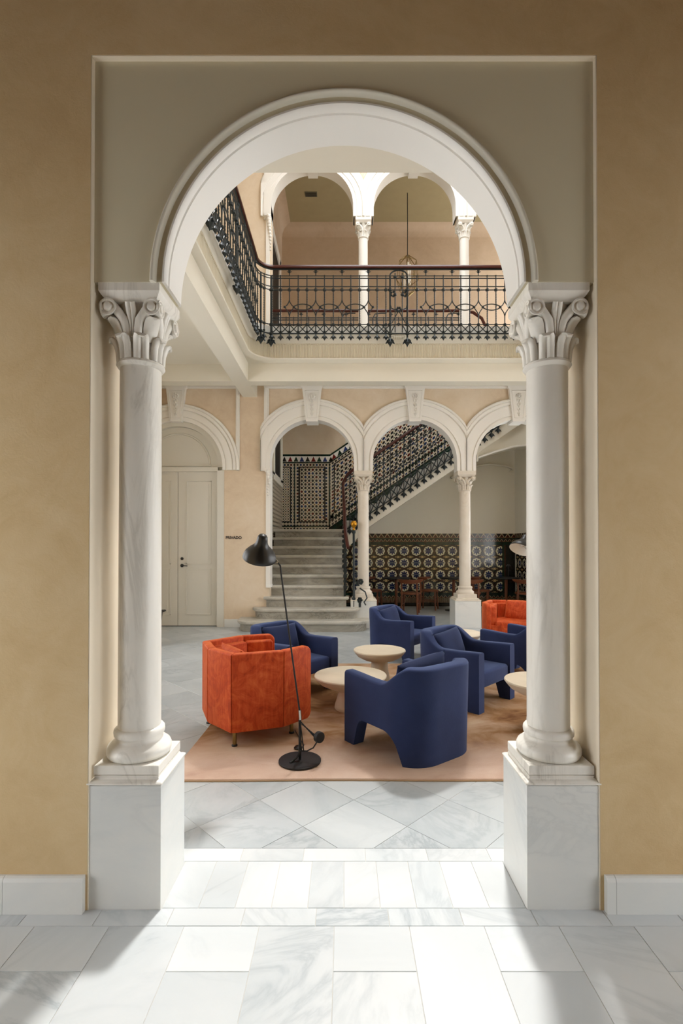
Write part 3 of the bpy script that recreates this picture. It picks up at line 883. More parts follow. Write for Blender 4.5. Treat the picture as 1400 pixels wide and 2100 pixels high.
# ------------------------------------------------------------------ ironwork
ZR = dict(hand=5.62, r1=5.518, r2=5.48, r3=5.354, r4=5.302, ov=5.039, r5=4.771, bot=4.632, fin=4.53)
PITCHB = 0.134
def finial(mb, x, z, k=1.0):
    mb.lathe([(0.006 * k, 0), (0.012 * k, -0.02 * k), (0.026 * k, -0.045 * k), (0.03 * k, -0.06 * k), (0.018 * k, -0.075 * k), (0.01 * k, -0.085 * k), (0.001, -0.105 * k)], 6, (x, 0, z))
    for s in (-1, 1):
        mb.tube([(x, 0, z - 0.03 * k), (x + s * 0.03 * k, 0, z - 0.045 * k), (x + s * 0.042 * k, 0, z - 0.07 * k)], 0.007 * k, 4)
def boss(mb, x, z, r=0.026): mb.ball((x, 0, z), r, 6, 0.8)
def star(mb, x, z):
    mb.ball((x, 0, z), 0.02, 6)
    for a in (0.2, PI - 0.2, PI / 2 + 0.5, PI / 2 - 0.5):
        mb.tube([(x, 0, z), (x + 0.042 * math.cos(a), 0, z + 0.042 * math.sin(a))], [0.012, 0.003], 4)
    mb.tube([(x, 0, z - 0.05), (x, 0, z + 0.05)], 0.008, 5)
def bal_plain():
    m_ = MB()
    m_.tube([(0, 0, ZR['bot'] - 0.02), (0, 0, ZR['r1'] + 0.012)], 0.0085, 6)
    for z in (ZR['r1'], ZR['bot']): boss(m_, 0, z, 0.014)
    boss(m_, 0, ZR['r4'], 0.032); boss(m_, 0, ZR['r5'], 0.028); boss(m_, 0, ZR['bot'] + 0.03, 0.022)
    z = ZR['r5'] + 0.06
    while z < ZR['r4'] - 0.05:             # twist
        m_.ball((0, 0, z), 0.0125, 5, 1.1); z += 0.036
    finial(m_, 0, ZR['bot'] - 0.005)
    return m_.mesh('baluster', M_IRON, 40)
def bal_split():
    m_ = MB()
    m_.tube([(0, 0, ZR['r1'] - 0.03), (0, 0, 5.115)], 0.0085, 6)
    star(m_, 0, ZR['r1'] + 0.058)
    boss(m_, 0, ZR['r4'], 0.032); boss(m_, 0, ZR['r5'], 0.028); boss(m_, 0, ZR['bot'] + 0.03, 0.022)
    for s in (-1, 1):
        m_.tube([(0, 0, 5.15), (s * 0.01, 0, 5.11), (s * 0.035, 0, 5.07), (s * 0.07, 0, ZR['ov']), (s * 0.045, 0, 5.0), (s * 0.014, 0, 4.955), (0, 0, 4.90)], 0.0085, 5)
        boss(m_, s * 0.07, ZR['ov'], 0.024)
    m_.tube([(0, 0, 4.91), (0, 0, ZR['bot'] - 0.02)], 0.0085, 6)
    finial(m_, 0, ZR['bot'] - 0.005)
    return m_.mesh('baluster', M_IRON, 40)
def oval():
    m_ = MB()
    h = 1.5 * PITCHB
    for s in (-1, 1):
        m_.tube([(x, 0, ZR['ov'] + s * 0.047 * (1 - ((x / (h - 0.05)) ** 2))) for x in [(-h + 0.05) + (2 * h - 0.1) * i / 10 for i in range(11)]], 0.0085, 5)
    return m_.mesh('oval_hoop', M_IRON, 40)
def cross():
    m_ = MB(); h = PITCHB / 2
    for s in (-1, 1): m_.tube([(-h, 0, ZR['bot'] + (0 if s > 0 else ZR['r5'] - ZR['bot'])), (h, 0, ZR['r5'] if s > 0 else ZR['bot'])], 0.0075, 5)
    return m_.mesh('cross_brace', M_IRON, 40)
ME_BP, ME_BS, ME_OV, ME_CR = bal_plain(), bal_split(), oval(), cross()
def big_post():
    m_ = MB()
    m_.tube([(0, 0, ZR['bot'] - 0.06), (0, 0, ZR['hand'] - 0.1)], 0.014, 8)
    for z in (ZR['r4'], ZR['r5'], ZR['bot']): boss(m_, 0, z, 0.034)
    finial(m_, 0, ZR['bot'] - 0.05, 1.5)
    for a in range(6):
        m_.ball((0.04 * math.cos(a * PI / 3), 0.04 * math.sin(a * PI / 3), ZR['bot'] - 0.11), 0.018, 5)
    return m_.mesh('main_post', M_IRON, 40)
ME_POST = big_post()

RD = 0.20                                  # railing stands this far in front of the beams
def rail_curve(d, y_start=3.45, x_end=3.0, n=12):
    P = [(BX + d, y_start), (BX + d, BY - RC)]
    for i in range(1, n):
        a = PI - (PI / 2) * i / n
        P.append((BX + RC + (RC - d) * math.cos(a), BY - RC + (RC - d) * math.sin(a)))
    return P + [(BX + RC, BY - d), (x_end, BY - d)]
ral = thing('balcony_railing', 'ornate dark iron balcony railing with mahogany handrail around the upper gallery', 'railing', (0, 0, 0))
m_ = MB()
hp = rail_curve(RD)
prof = [(-0.033, 0.0), (-0.036, 0.022), (-0.026, 0.042), (0.0, 0.05), (0.026, 0.042), (0.036, 0.022), (0.033, 0.0)]
rings = []
for i, p in enumerate(hp):
    a = Vector(hp[max(i - 1, 0)]); b = Vector(hp[min(i + 1, len(hp) - 1)]); t_ = (b - a).normalized(); nn = Vector((-t_.y, t_.x))
    rings.append([(p[0] + nn.x * d, p[1] + nn.y * d, ZR['hand'] + 0.008 + z) for d, z in prof])
m_.loft(rings); m_.obj('handrail', M_HAND, ral, 40)
for k, r in (('r1', 0.008), ('r2', 0.008), ('r3', 0.008), ('r4', 0.008), ('r5', 0.008), ('bot', 0.011)):
    m_ = MB(); m_.tube([(x, y, ZR[k]) for x, y in hp], r, 6); m_.obj('iron_rail', M_IRON, ral, 40)
m_ = MB(); m_.tube([(x, y, ZR['hand']) for x, y in hp], 0.014, 6); m_.obj('iron_rail', M_IRON, ral, 40)
x0r = (555 - CX) * (BY - RD) / F_PX         # first post of the rear run
def place(me, nm, s, run):
    if run == 'rear': link(nm, me, ral, (s, BY - RD, 0))
    else: link(nm, me, ral, (BX + RD, s, 0), (0, 0, PI / 2))
link('main_post', ME_POST, ral, (x0r, BY - RD, 0))
centre = ((800 - CX) * (BY - RD) / F_PX, (835.5 - CX) * (BY - RD) / F_PX)
def run_rear(xs, xe, first):
    x = xs; k = first
    while x < xe:
        place(ME_BS if k % 3 == 0 else ME_BP, 'baluster', x, 'rear')
        if x + PITCHB < xe + 0.02: place(ME_CR, 'cross_brace', x + PITCHB / 2, 'rear')
        if k % 3 == 0 and x + 3 * PITCHB < xe + 0.05: place(ME_OV, 'oval_hoop', x + 1.5 * PITCHB, 'rear')
        x += PITCHB; k += 1
xb = (592.7 - CX) * (BY - RD) / F_PX
run_rear(xb - PITCHB, centre[0] - 0.05, 2)
place(ME_CR, 'cross_brace', xb - 1.5 * PITCHB, 'rear')
for x in centre: place(ME_POST, 'main_post', x, 'rear')
run_rear((855.5 - CX) * (BY - RD) / F_PX, 2.98, 2)
for x in (centre[0] - 0.067, centre[1] + 0.067): place(ME_CR, 'cross_brace', x, 'rear')
cm = MB()                                  # the arched centre panel
hw = (centre[1] - centre[0]) / 2
xc = sum(centre) / 2
arcp = [(-hw, 0, 5.3)] + [(hw * math.cos(a) if True else 0, 0, 5.52 + 0.085 * math.sin(a)) for a in [PI - PI * i / 12 for i in range(13)]] + [(hw, 0, 5.3)]
cm.tube(arcp, 0.012, 6)
for s in (-1, 1):
    cm.tube([(s * 0.055, 0, 4.65), (s * 0.055, 0, 5.56)], 0.0085, 6)
    cm.tube([(s * hw, 0, 5.25), (s * 0.09, 0, 5.20), (s * 0.055, 0, 5.22)], 0.008, 5)
    cm.tube([(s * hw, 0, 5.10), (s * 0.11, 0, 5.02), (0, 0, 4.98), (-s * 0.03, 0, 4.93), (-s * 0.1, 0, 4.8)], 0.008, 5)
    cm.tube([(s * hw, 0, 4.63), (s * 0.06, 0, 4.76), (0, 0, 4.79)], 0.008, 5)
    for z in (5.23, 5.5): boss(cm, s * 0.055, z, 0.03)
    for a in range(5): cm.ball((s * 0.09 + 0.03 * math.cos(a * 1.25), 0, 5.24 + 0.035 * math.sin(a * 1.25)), 0.02, 5)
for a in range(6): cm.ball((0.03 * math.cos(a * PI / 3), 0, 5.0 + 0.03 * math.sin(a * PI / 3)), 0.022, 5)
link('centre_panel', cm.mesh('centre_panel', M_IRON, 40), ral, (xc, BY - RD, 0))
# left run and the rounded corner
y = BY - RC - 0.02; k = 0
while y > 3.5:
    place(ME_BS if k % 3 == 0 else ME_BP, 'baluster', y, 'left')
    place(ME_CR, 'cross_brace', y - PITCHB / 2, 'left')
    if k % 3 == 0: place(ME_OV, 'oval_hoop', y - 1.5 * PITCHB, 'left')
    if k in (9, 18): place(ME_POST, 'main_post', y - PITCHB / 2, 'left')
    y -= PITCHB; k += 1
for a in (PI * 0.9, PI * 0.72, PI * 0.56):
    link('baluster', ME_BP, ral, (BX + RC + (RC - RD) * math.cos(a), BY - RC + (RC - RD) * math.sin(a), 0), (0, 0, a - PI / 2))
link('main_post', ME_POST, ral, (BX + RC + (RC - RD) * math.cos(PI * 0.80), BY - RC + (RC - RD) * math.sin(PI * 0.80), 0))

# stairwell guard of the upper floor, behind the upper arcade
g = thing('stairwell_railing', 'iron guard rail with mahogany top behind the upper columns', 'railing', (0, 0, 0))
yg = 8.97; zg = 5.70
m_ = MB(); m_.tube([(-1.40, yg, zg), (2.15, yg, zg), (2.36, yg, zg - 0.03), (2.52, yg, zg - 0.14), (2.6, yg, zg - 0.32), (2.62, yg, zg - 0.6)], 0.028, 8); m_.obj('handrail', M_HAND, g, 40)
for z in (zg - 0.13, zg - 0.17, zg - 0.26): bar('iron_rail', g, M_IRON, (-1.4, 2.2, yg - 0.007, yg + 0.007, z - 0.007, z + 0.007))
sb = MB(); sb.tube([(0, 0, ZF), (0, 0, zg - 0.11)], 0.008, 6); boss(sb, 0, zg - 0.13, 0.014); boss(sb, 0, zg - 0.26, 0.025); sb = sb.mesh('baluster', M_IRON, 40)
ss = MB(); ss.tube([(0, 0, ZF), (0, 0, zg - 0.02)], 0.008, 6); star(ss, 0, zg - 0.07); boss(ss, 0, zg - 0.26, 0.025); ss = ss.mesh('baluster', M_IRON, 40)
for i in range(26): link('baluster', ss if i % 3 == 1 else sb, g, (-1.33 + 0.137 * i, yg, 0))
for x in (0.05, 0.62, 1.96): 
    m_ = MB(); m_.tube([(x - 0.09, yg, zg - 0.5), (x - 0.09, yg, zg - 0.14), (x - 0.05, yg, zg - 0.06), (x + 0.05, yg, zg - 0.045), (x + 0.16, yg, zg - 0.045)], 0.012, 6); m_.obj('iron_scroll', M_IRON, g, 40)

# ------------------------------------------------------------------ columns
def leaf_strip(prof, width, thick, lobes=2, nw=8):
    """a carved leaf in the x(out)-z plane, swept sideways in y; prof = (out, z, half width)"""
    m_ = MB(); rings = []
    n = len(prof)
    for i, (o, z, hw_) in enumerate(prof):
        a = prof[max(i - 1, 0)]; b = prof[min(i + 1, n - 1)]
        t_ = Vector((b[0] - a[0], b[1] - a[1])).normalized(); nn = Vector((t_.y, -t_.x))
        top, bot = [], []
        for j in range(nw + 1):
            s = -1 + 2 * j / nw
            bulge = thick * (0.55 + 0.6 * abs(math.sin(PI * (s + 1) / 2 * lobes))) * (1 - 0.35 * abs(s) ** 3)
            top.append((o + nn.x * bulge, s * hw_, z + nn.y * bulge)); bot.append((o - 0.004, s * hw_ * 0.96, z))
        rings.append(top + bot[::-1])
    m_.loft(rings)
    return m_

def make_column(name, label, cat, loc, die, cap_z, slab, base, shaft, capital, mats, detail=1.0, top_abacus=None, group=None, capang=0.0):
    """die=(half, height) cap_z=height of plinth moulding top, slab=(half, z0, z1), base=[(r,z)], shaft=(r0,z0,r1,z1), capital=(z0,z1,abacus half,abacus z0,abacus z1)"""
    root = thing(name, label, cat, loc, 0.0, group)
    mm, mp = mats
    h, hz = die
    if hz:
        MB().slab([(-h, -h), (h, -h), (h, h), (-h, h)], 0, hz, 0.003 * detail).obj('plinth_block', mp, root)
        m_ = MB(); sq = lambda q, z: [(-q, -q, z), (q, -q, z), (q, q, z), (-q, q, z)]
        e = cap_z - hz
        m_.loft([sq(h - 0.004, hz), sq(h + 0.004, hz + 0.004 * detail), sq(h + 0.004, hz + e * 0.25), sq(h - 0.004, hz + e * 0.42), sq(h - 0.012 * detail, hz + e * 0.5),
                 sq(h - 0.016 * detail, hz + e * 0.7), sq(h - 0.014 * detail, hz + e * 0.85), sq(h - 0.024 * detail, cap_z)])
        m_.obj('plinth_moulding', mm, root, 30)
    s_, z0, z1 = slab
    MB().slab([(-s_, -s_), (s_, -s_), (s_, s_), (-s_, s_)], z0, z1, 0.002 * detail).obj('base_slab', mm, root)
    MB().lathe(base, 48).obj('column_base', mm, root, 50)
    r0, a, r1, b = shaft
    k = 10
    MB().lathe([(r0 + (r1 - r0) * (i / k) ** 1.6, a + (b - a) * i / k) for i in range(k + 1)], 48).obj('shaft', mm, root, 50)
    cz0, cz1, ah, az0, az1 = capital
    H_ = cz1 - cz0
    bell = MB()
    bell.lathe([(r1, cz0), (r1 + 0.10 * r1, cz0 + 0.004), (r1 * 1.18, cz0 + 0.05 * H_), (r1 * 1.14, cz0 + 0.085 * H_), (r1 * 0.98, cz0 + 0.10 * H_),
                (r1 * 0.96, cz0 + 0.45 * H_), (r1 * 1.02, cz0 + 0.7 * H_), (r1 * 1.2, cz1)], 48)
    cp = bell.obj('capital', mm, root, 50)
    # abacus with hollowed underside
    ab = MB(); sq = lambda q, z: [(-q, -q, z), (q, -q, z), (q, q, z), (-q, q, z)]
    ab.loft([sq(ah * 0.80, az0 - 0.13 * H_), sq(ah * 0.86, az0 - 0.09 * H_), sq(ah * 0.94, az0 - 0.045 * H_), sq(ah, az0), sq(ah, az1)])
    ab.obj('abacus', mm, cp, 30)
    w8 = r1 * 0.35
    lp = [(r1 * 0.98, cz0 + 0.09 * H_, w8), (r1 * 1.0, cz0 + 0.2 * H_, w8 * 1.02), (r1 * 1.05, cz0 + 0.3 * H_, w8 * 1.06), (r1 * 1.17, cz0 + 0.385 * H_, w8 * 1.08), (r1 * 1.36, cz0 + 0.43 * H_, w8 * 0.95), (r1 * 1.52, cz0 + 0.415 * H_, w8 * 0.7), (r1 * 1.56, cz0 + 0.37 * H_, w8 * 0.35)]
    lf = leaf_strip(lp, 0, r1 * 0.17).mesh('leaf', mm, 60)
    for i in range(8): link('leaf', lf, cp, (0, 0, 0), (0, 0, PI / 8 + i * PI / 4 + capang))
    # two scrolls on each face, ribbons running up to them, a leaf under each corner and one in the middle
    sr = H_ * 0.125; la = ah * 0.72; ro = ah * 0.97
    sc = MB(); RY = Matrix.Rotation(PI / 2, 3, 'Y')
    L0 = -ah * 0.42
    sc.lathe([(sr * 0.5, L0), (sr * 0.62, L0 * 0.6), (sr * 0.86, L0 * 0.2), (sr, -sr * 0.12), (sr * 0.97, 0), (sr * 0.80, 0.0), (sr * 0.72, -sr * 0.12), (sr * 0.52, -sr * 0.14), (sr * 0.46, 0.0), (sr * 0.42, sr * 0.1), (sr * 0.2, sr * 0.16), (0.001, sr * 0.17)], 24, (ro, 0, cz0 + 0.79 * H_), RY)
    scm = sc.mesh('scroll', mm, 50)
    rb = []
    for s in (-1, 1):
        q = MB()
        pth = [(r1 * 0.92, s * r1 * 0.22, cz0 + 0.36 * H_), (r1 * 1.0, s * r1 * 0.26, cz0 + 0.5 * H_), (r1 * 1.06, s * r1 * 0.36, cz0 + 0.63 * H_), (r1 * 1.12, s * la * 0.66, cz0 + 0.76 * H_), (r1 * 1.14, s * la * 0.86, cz0 + 0.85 * H_), (r1 * 1.12, s * la * 1.0, cz0 + 0.87 * H_)]
        q.tube(pth, [r1 * 0.2, r1 * 0.22, r1 * 0.24, r1 * 0.24, r1 * 0.2, r1 * 0.12], 10)
        rb.append(q.mesh('ribbon', mm, 60))
    dg = ah * 1.05
    st = leaf_strip([(r1 * 0.94, cz0 + 0.36 * H_, r1 * 0.3), (r1 * 1.06, cz0 + 0.48 * H_, r1 * 0.36), (r1 * 1.22, cz0 + 0.58 * H_, r1 * 0.38), (dg * 0.90, cz0 + 0.645 * H_, r1 * 0.36), (dg * 1.02, cz0 + 0.67 * H_, r1 * 0.26), (dg * 1.08, cz0 + 0.66 * H_, r1 * 0.12)], 0, r1 * 0.12, 1).mesh('corner_leaf', mm, 60)
    ml = leaf_strip([(r1 * 0.98, cz0 + 0.4 * H_, r1 * 0.08), (r1 * 1.06, cz0 + 0.6 * H_, r1 * 0.16), (r1 * 1.2, cz0 + 0.76 * H_, r1 * 0.25), (r1 * 1.36, cz0 + 0.87 * H_, r1 * 0.24), (r1 * 1.44, cz0 + 0.86 * H_, r1 * 0.1)], 0, r1 * 0.14, 2).mesh('middle_leaf', mm, 60)
    for i in range(4):
        link('corner_leaf', st, cp, (0, 0, 0), (0, 0, PI / 4 + i * PI / 2)); link('middle_leaf', ml, cp, (0, 0, 0), (0, 0, i * PI / 2))
        for s in (-1, 1):
            c_, s_2 = math.cos(i * PI / 2), math.sin(i * PI / 2)
            link('scroll', scm, cp, (-s_2 * s * la, c_ * s * la, 0), (0, 0, i * PI / 2)); link('ribbon', rb[(s + 1) // 2], cp, (0, 0, 0), (0, 0, i * PI / 2))
    return root

base_big = [(0.105, 0.529), (0.117, 0.533), (0.1225, 0.545), (0.1225, 0.560), (0.117, 0.573), (0.106, 0.579), (0.104, 0.584), (0.094, 0.588), (0.088, 0.597), (0.088, 0.604), (0.092, 0.610), (0.0955, 0.612), (0.0965, 0.622), (0.0955, 0.632), (0.091, 0.638), (0.083, 0.641)]
XC = 0.822
for s, wd in ((-1, 'left'), (1, 'right')):
    make_column('marble_column', 'veined white marble column with leaf capital at the %s of the entrance arch' % wd, 'column', (s * XC, 1.99, 0),
                (0.1365, 0.4616), 0.497, (0.1225, 0.496, 0.5295), base_big, (0.0812, 0.638, 0.0785, 2.075), (2.068, 2.335, 0.117, 2.338, 2.368), (M_MARBLE, M_MARBLE2), group='entrance arch columns')

def rear_col(x, label):
    base = [(0.13, 0.56), (0.15, 0.565), (0.155, 0.59), (0.148, 0.61), (0.13, 0.62), (0.118, 0.64), (0.118, 0.655), (0.125, 0.665), (0.128, 0.68), (0.12, 0.692), (0.1, 0.7)]
    make_column('arcade_column', label, 'column', (x, 8.61, 0), (0.22, 0.455), 0.50, (0.165, 0.49, 0.565), base, (0.099, 0.69, 0.094, 2.36), (2.345, 2.62, 0.158, 2.628, 2.69), (M_COLR, M_MARBLE2), 1.5, group='ground floor arcade columns')
rear_col((ACX[0] + ACX[1]) / 2, 'pale stone arcade column beside the foot of the stairs')
rear_col((ACX[1] + ACX[2]) / 2, 'pale stone arcade column on a marble block in front of the blue tiles')
def upper_col(x, label):
    make_column('gallery_column', label, 'column', (x, 8.61, ZF), (0, 0), 0, (0.14, 0.0, 0.08), [(0.13, 0.08), (0.135, 0.1), (0.12, 0.13), (0.1, 0.15), (0.1, 0.17), (0.085, 0.19)],
                (0.082, 0.18, 0.079, US - ZF - 0.325), (US - ZF - 0.335, US - ZF - 0.06, 0.135, US - ZF - 0.055, US - ZF + 0.004), (M_WHITE, M_WHITE), 1.2, group='upper gallery columns')
upper_col((ACX[0] + ACX[1]) / 2, 'white upper gallery column in the middle of the iron railing')
upper_col((ACX[1] + ACX[2]) / 2, 'white upper gallery column right of the hanging lantern')

# ------------------------------------------------------------------ the marble staircase
RS, TR, YS = 0.175, 0.2411, 7.93
stairs = thing('staircase', 'worn grey marble staircase rising through the arcade to a tiled landing', 'staircase', (-0.65, YS, 0))
def spart(mb, nm, mat, parent=None, smooth=None):
    o = mb.obj(nm, mat, stairs if parent is None else parent, smooth)
    if parent is None: o.location = (0.65, -YS, 0)
    return o
def rounded(x0, x1, y0, y1, rl, rr, ex=0.0):
    P = [(x0 - ex, y1), ]
    P = []
    P += [(x0 + rl - (rl + ex) * math.sin(a), y0 + rl - (rl + ex) * math.cos(a)) for a in [PI / 2 * (1 - i / 8) for i in range(9)]] if rl else [(x0 - ex, y0 - ex)]
    P += [(x1 - rr + (rr + ex) * math.sin(a), y0 + rr - (rr + ex) * math.cos(a)) for a in [PI / 2 * i / 8 for i in range(9)]] if rr else [(x1 + ex, y0 - ex)]
    P += [(x1 + ex, y1), (x0 - ex, y1)]
    return P
ext = {1: (-1.77, 0.42, 0.30, 0.30), 2: (-1.55, 0.27, 0.24, 0.26), 3: (-1.375, 0.085, 0.0, 0.0), 4: (-1.335, 0.045, 0, 0)}
for k in range(1, 11):
    x0, x1, rl, rr = ext.get(k, (-1.30 if k < 5 else HX0, 0.03, 0, 0))
    ya = YS + (k - 1) * TR
    yb = 8.49 if k <= 2 else (ya + TR + 0.03 if k < 10 else YR)
    st = MB(); st.slab(rounded(x0 + 0.045, x1 - 0.045, ya + 0.045, yb, max(rl - 0.045, 0), max(rr - 0.045, 0)), 0 if k < 10 else (k - 2) * RS, k * RS - 0.036)
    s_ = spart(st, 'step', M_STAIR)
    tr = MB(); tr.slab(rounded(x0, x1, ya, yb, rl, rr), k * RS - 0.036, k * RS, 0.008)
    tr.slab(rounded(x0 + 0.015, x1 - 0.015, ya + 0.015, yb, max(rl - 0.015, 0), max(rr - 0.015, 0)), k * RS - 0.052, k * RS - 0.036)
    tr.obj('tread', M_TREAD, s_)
ZL = 10 * RS
Y2 = YS + 9 * TR                           # plane of the second flight
SL = 0.68
ln = MB(); ln.box(0.03, 0.25, Y2 + 0.0, YR, ZL - 0.25, ZL); spart(ln, 'landing', M_STAIR)
for j in range(14):
    xa = 0.03 + 0.2574 * j
    st = MB(); st.box(xa, xa + 0.2574 + 0.02, Y2 + 0.01, YR, ZL + RS * j - 0.05, ZL + RS * (j + 1)); 
    st.box(xa - 0.02, xa + 0.2574, Y2 - 0.015, YR, ZL + RS * (j + 1) - 0.03, ZL + RS * (j + 1) + 0.001)
    spart(st, 'upper_step', M_MARBLE2)
def nosing(x): return ZL + RS + SL * (x - 0.03)
st = MB()
xe = 3.7
st.prism([(-0.02, nosing(-0.02) - 0.62), (-0.02, nosing(-0.02) - 0.19), (xe, nosing(xe) - 0.19), (xe, nosing(xe) - 0.46), (0.5, nosing(0.5) - 0.46)], Y2 - 0.01, YR - 0.005)
spart(st, 'stringer', M_CREAM)

# stair railing: newel, climbing rail of the first flight, raking rail of the second
sr_ = thing('stair_railing', 'iron stair railing with mahogany handrail and brass ball newel', 'railing', (0.16, 8.42, 0))
def rpart(mb, nm, mat, smooth=40):
    o = mb.obj(nm, mat, sr_, smooth); o.location = (-0.16, -8.42, 0); return o
NX, NY = 0.168, 8.42
m_ = MB(); m_.lathe([(0.02, 0.35), (0.032, 0.36), (0.032, 0.5), (0.02, 0.52), (0.018, 1.0), (0.024, 1.02), (0.018, 1.04), (0.02, 1.6), (0.032, 1.62), (0.034, 1.66), (0.02, 1.67)], 12, (NX, NY, 0)); rpart(m_, 'newel_post', M_IRON)
m_ = MB(); m_.lathe([(0.022, 1.66), (0.024, 1.68), (0.014, 1.69), (0.014, 1.70), (0.036, 1.72), (0.052, 1.75), (0.055, 1.77), (0.05, 1.80), (0.032, 1.822), (0.001, 1.83)], 16, (NX, NY, 0)); rpart(m_, 'brass_ball', M_GOLD)
m_ = MB()                                   # scrolls in front of the newel
def spiral(cx, cz, r0, turns, s, y):
    return [(cx + s * r0 * (1 - 0.7 * i / 22) * math.cos(turns * 2 * PI * i / 22), y, cz + r0 * (1 - 0.7 * i / 22) * math.sin(turns * 2 * PI * i / 22)) for i in range(23)]
m_.tube([(NX, NY - 0.02, 0.95), (NX + 0.03, NY - 0.06, 0.97), (NX + 0.05, NY - 0.08, 0.93), (NX + 0.03, NY - 0.06, 0.88)], 0.012, 6)
m_.tube([(NX + 0.01, NY - 0.03, 0.84), (NX + 0.06, NY - 0.06, 0.72)] + spiral(NX + 0.115, 0.78, 0.075, -1.2, 1, NY - 0.08)[6:], 0.013, 6)
m_.tube([(NX + 0.10, NY - 0.08, 0.68), (NX + 0.19, NY - 0.12, 0.62), (NX + 0.22, NY - 0.14, 0.52), (NX + 0.17, NY - 0.14, 0.45), (NX + 0.2, NY - 0.14, 0.40)], 0.013, 6)
for (x, z) in ((NX + 0.115, 0.79), (NX + 0.10, 0.48)):
    for a in range(6): m_.ball((x + 0.025 * math.cos(a), NY - 0.1, z + 0.03 * math.sin(a)), 0.026, 6)
m_.tube([(NX + 0.1, NY - 0.1, 0.36), (NX + 0.1, NY - 0.1, 0.47)], 0.02, 6)
rpart(m_, 'newel_scroll', M_IRON)
FX = 0.0
def zr1(y): return RS * ((y - YS) / TR + 1)
hpz = [(0.075, 8.40, 1.36), (0.06, 8.46, 1.42), (0.03, 8.6, 1.60), (0.015, 8.9, 1.86), (0.0, 9.5, 2.25), (-0.02, 10.0, 2.60), (-0.02, 10.1, 2.69), (0.02, 10.13, 2.78), (0.08, 10.08, 2.88)]
hp2 = [(x, Y2 - 0.04, nosing(x) + 0.93) for x in (0.2, 0.6, 1.0, 1.5, 2.0, 2.6, 3.2)]
m_ = MB(); m_.tube(hpz + hp2, 0.032, 8); rpart(m_, 'handrail', M_HAND)
for dz in (0.08, 0.3, 0.55, 0.75):
    m_ = MB(); m_.tube([(0.03, 8.5, zr1(8.5) + dz - 0.05), (0.0, 10.05, zr1(10.05) + dz - 0.05)], 0.01, 6); rpart(m_, 'iron_rail', M_IRON)
for i in range(13):
    y = 8.5 + i * 0.125
    m_ = MB(); m_.tube([(0.012, y, zr1(y) - 0.35), (0.012, y, zr1(y) + 0.80)], 0.016, 6)
    for z in (0.1, 0.28, 0.45, 0.62): m_.ball((0.012 + 0.015 * math.sin(9 * z), y, zr1(y) + z), 0.04, 6)
    rpart(m_, 'baluster', M_IRON)
yf = Y2 - 0.04
for dz, r in ((0.86, 0.009), (0.80, 0.009), (0.68, 0.009), (0.62, 0.009), (0.02, 0.01), (-0.20, 0.012)):
    m_ = MB(); m_.tube([(0.05, yf, nosing(0.05) + dz), (3.3, yf, nosing(3.3) + dz)], r, 5); rpart(m_, 'iron_rail', M_IRON)
def sb_mesh(split):
    m_ = MB()
    if split:
        m_.tube([(0, 0, 0.90), (0, 0, 0.44)], 0.0095, 5)
        for s in (-1, 1): m_.tube([(0, 0, 0.47), (s * 0.06, 0, 0.36 + s * 0.04), (0, 0, 0.22)], 0.0095, 5)
        m_.tube([(0, 0, 0.24), (0, 0, -0.22)], 0.0095, 5)
    else: m_.tube([(0, 0, 0.87), (0, 0, -0.22)], 0.0095, 5)
    for z in (0.86, 0.64, 0.02, -0.2): m_.ball((0, 0, z), 0.028, 6)
    finial(m_, 0, -0.21, 1.4)
    return m_.mesh('baluster', M_IRON, 40)
sbp, sbs = sb_mesh(False), sb_mesh(True)
x = 0.12; k = 0
while x < 3.2:
    link('baluster', sbs if k % 3 == 1 else sbp, sr_, (x - 0.16, yf - 8.42, nosing(x)))
    m_ = MB(); h = 0.138
    m_.tube([(x, yf, nosing(x) - 0.20), (x + h, yf, nosing(x + h) + 0.02)], 0.0095, 4); m_.tube([(x, yf, nosing(x) + 0.02), (x + h, yf, nosing(x + h) - 0.20)], 0.0095, 4)
    rpart(m_, 'cross_brace', M_IRON)
    if k % 3 == 1:
        m_ = MB(); q = [(x + 0.06 + 0.29 * i / 8, yf, nosing(x + 0.06 + 0.29 * i / 8) + 0.36 + 0.05 * math.sin(PI * i / 8)) for i in range(9)]
        m_.tube(q, 0.009, 5); m_.tube([(a, b, c - 0.1 * math.sin(PI * i / 8)) for i, (a, b, c) in enumerate(q)], 0.009, 5); rpart(m_, 'oval_hoop', M_IRON)
    x += h; k += 1
for px, py, r in ((866, 868, .035), (858, 880, .05), (848, 890, .04), (842, 904, .05), (836, 918, .035), (850, 925, .045)):   # leafy motif half way up
    q = U(px, py, yf); m_ = MB(); m_.lathe([(0.001, -r), (r * 0.7, -r * 0.4), (r, 0), (r * 0.5, r * 0.7), (0.001, r * 1.2)], 6, tuple(q)); rpart(m_, 'iron_leaf', M_IRON)

# ------------------------------------------------------------------ tiled landing wall
yt = YR - 0.012
lw_ = MB(); lw_.box(HX0, -0.31, YR - 0.006, YR, ZL, 3.56)
land = lw_.obj('landing_dado', M_BLACKT, None, label='geometric mosaic tile dado on the stair landing wall, sloping up with the flight', cat='tile panel')
def lp_(nm, mat, x0, x1, z0, z1, y=None):
    y = yt if y is None else y
    return bar(nm, land, mat, (x0, x1, y, YR, z0, z1))
def X_(px): return (px - CX) * YR / F_PX
def Z_(py): return EYE + (HOR - py) * YR / F_PX
xr = -0.325
lp_('green_border', M_GREEN, HX0, xr, Z_(935.5), Z_(931.5)); lp_('green_border', M_GREEN, HX0, xr, Z_(949.5), Z_(947))
lp_('pale_band', M_WHITEIN, HX0, xr, Z_(947), Z_(935.5))
lp_('mosaic_border', M_MOSB, HX0, -0.335, Z_(957), Z_(950)); lp_('green_border', M_GREEN, -1.17, -1.15, 1.75, Z_(950))
